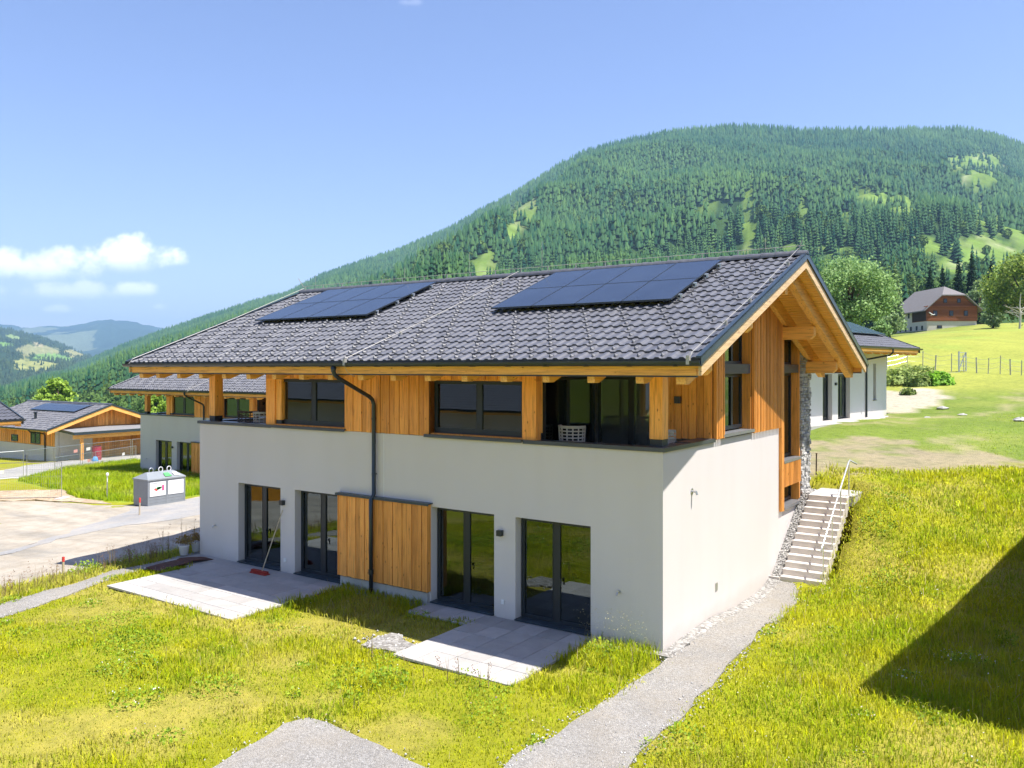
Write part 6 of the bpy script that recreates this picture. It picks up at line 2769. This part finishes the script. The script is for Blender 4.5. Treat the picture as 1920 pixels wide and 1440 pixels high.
def range_mesh(name, sky, Yb, Yc, zb, colf, step=4, nt=60, over=.12, amp=0., nsc=600., seed=1):
    sky = np.array(sky, float)
    pxs = np.arange(sky[0, 0], sky[-1, 0], step)
    ts = np.concatenate([np.linspace(0, 1, nt), [1 + over * .4, 1 + over]])
    P, Tt = np.meshgrid(pxs, ts)
    Yd = Yb + (Yc - Yb) * Tt
    sy = np.interp(P, sky[:, 0], sky[:, 1])
    sy = sy + 1.3 * vnoise(P / 7., P * 0, seed, 3)
    zc = 5.7 + (690 - sy) / 1553. * Yc
    s = np.clip(Tt, 0, 1)
    Z = zb + (zc - zb) * (s ** 1.05 - 1.5 * np.clip(Tt - 1, 0, 1))
    u = (P - 960) / 1553.
    X = CAM.x + Yd * (u * math.cos(A34) - math.sin(A34))
    Yw = CAM.y + Yd * (u * math.sin(A34) + math.cos(A34))
    Z = Z + amp * np.sin(math.pi * s) * (.6 - np.abs(vnoise(X / nsc, Yw / nsc, seed + 3, 4)) * 1.6)
    py = 690 - (Z - 5.7) / Yd * 1553
    C = colf(P, py, X, Yw)
    k = np.arange(P.size).reshape(P.shape)
    F = np.stack([k[:-1, :-1], k[:-1, 1:], k[1:, 1:], k[1:, :-1]], -1).reshape(-1, 4)
    o = np_obj(name, np.stack([X, Yw, Z], -1).reshape(-1, 3), F, M['far_ground'], C.reshape(-1, 3), smooth=True)
    tag(o, kind='structure')
    return P, Tt, X, Yw, Z, py


FIELDS = [([(8, 676), (60, 673), (112, 682), (116, 688), (70, 698), (30, 692), (18, 682)], (.28, .29, .09)), ([(30, 655), (60, 642), (112, 654), (118, 660), (90, 668), (40, 668)], (.25, .25, .11)),
          ([(60, 664), (100, 663), (140, 672), (128, 680), (62, 672)], (.17, .30, .07)), ([(118, 658), (135, 655), (163, 668), (150, 672), (126, 668)], (.29, .28, .11)), ([(0, 640), (30, 645), (20, 650), (0, 650)], (.15, .27, .06)),
          ([(5, 627), (30, 628), (48, 638), (18, 640)], (.22, .30, .10)), ([(-200, 645), (-10, 640), (-10, 668), (-200, 680)], (.20, .28, .09)), ([(60, 640), (82, 645), (78, 651), (58, 648)], (.32, .28, .15))]


def field_cols(P, py, X, Y):
    n = vnoise(X / 110., Y / 110., 15)[..., None]
    C = np.array((.030, .058, .030)) * (1 + .35 * n)
    pj, yj = P + 2.5 * vnoise(P / 9., py / 5., 16), py + 1.2 * vnoise(P / 7., py / 5., 18)
    for poly, c in FIELDS:
        m = inpoly(pj, yj, poly)[..., None]
        C = np.where(m, np.array(c) * (1 + .12 * n), C)
    tr = (vnoise(X / 45., Y / 45., 19) > .62)[..., None]
    return np.where(tr, np.array((.04, .075, .03)), C)


HILL = range_mesh('hill', [(-1200, 560), (-400, 585), (-60, 606), (0, 614), (45, 625), (80, 634), (110, 646), (140, 657), (165, 668), (200, 684), (240, 705), (300, 745), (420, 800)], 1500, 4300, -78, field_cols, 2, 130, amp=35, nsc=500., seed=5)


def hill_trees():
    r = np.random.default_rng(303)
    P, Tt, X, Y, Z, py = HILL
    n = 16000
    i = r.integers(0, P.shape[0] - 3, n)
    j = np.clip(((r.uniform(-150, 330, n) - P[0, 0]) / 2).astype(int), 0, P.shape[1] - 1)
    x, y, z = X[i, j] + r.normal(0, 6, n), Y[i, j] + r.normal(0, 6, n), Z[i, j]
    pj, yj = P[i, j], py[i, j]
    inf = np.zeros(n, bool)
    for poly, c in FIELDS:
        inf |= inpoly(pj, yj, poly)
    k = ~inf | (r.uniform(0, 1, n) < .03)
    x, y, z = x[k], y[k], z[k]
    m = len(x)
    h = r.uniform(10, 20, m)
    g = np.clip(r.normal(.4, .3, m), 0, 1)[:, None]
    V, F, C = instances(star_cone(2, 6), x, y, z - 1, h, h * .55, np.array((.024, .05, .022)) * (1 - g) + np.array((.075, .12, .04)) * g, r)
    o = np_obj('distant_wood', V, F, M['needle'], C)
    tag(o, 'distant dark wood between pale fields on the left hillside', 'forest', kind='stuff')


hill_trees()


def blue_cols(P, py, X, Y):
    n = vnoise(X / 420., Y / 420., 25)[..., None]
    C = np.array((.035, .062, .035)) * (1 + .4 * n)
    m = (vnoise(X / 500., Y / 500., 26) > .55)[..., None]
    return np.where(m, np.array((.16, .19, .10)), C)


range_mesh('far_range', [(-1500, 560), (-500, 600), (-150, 596), (-40, 606), (0, 609), (20, 609), (40, 614), (75, 613), (100, 611), (130, 612), (165, 605), (185, 600), (200, 599), (225, 601), (250, 603), (270, 609), (300, 613), (330, 622), (420, 640), (700, 660), (1200, 670)], 5200, 9500, -100, blue_cols, 4, 90, amp=120, nsc=1400., seed=9)

vf = MB()
vf.add([(-11000, -6000, -80), (7000, -6000, -80), (7000, 11500, -80), (-11000, 11500, -80)], [(0, 1, 2, 3)])
o = vf.build('valley_floor', simple('valley_floor', (.10, .15, .05), 1, 0, 0, .3, .004))
tag(o, kind='structure')

# ------------------------------------------------------------------ air
hz = MB()
hz.box(-13000, 9000, -8000, 14000, -140, 830)
o = hz.build('haze', bpy.data.materials.new('haze'))
tag(o, 'thin blue summer haze filling the valley', 'haze', kind='stuff')
m = o.data.materials[0]
m.use_nodes = True
nt = m.node_tree
nt.nodes.clear()
out = nd(nt, 'ShaderNodeOutputMaterial')
pv = nd(nt, 'ShaderNodeVolumePrincipled')
pv.inputs['Color'].default_value = (.42, .69, 1.0, 1)
pv.inputs['Density'].default_value = 0.00011
pv.inputs['Anisotropy'].default_value = 0.1
lk(nt, pv.outputs[0], out.inputs['Volume'])
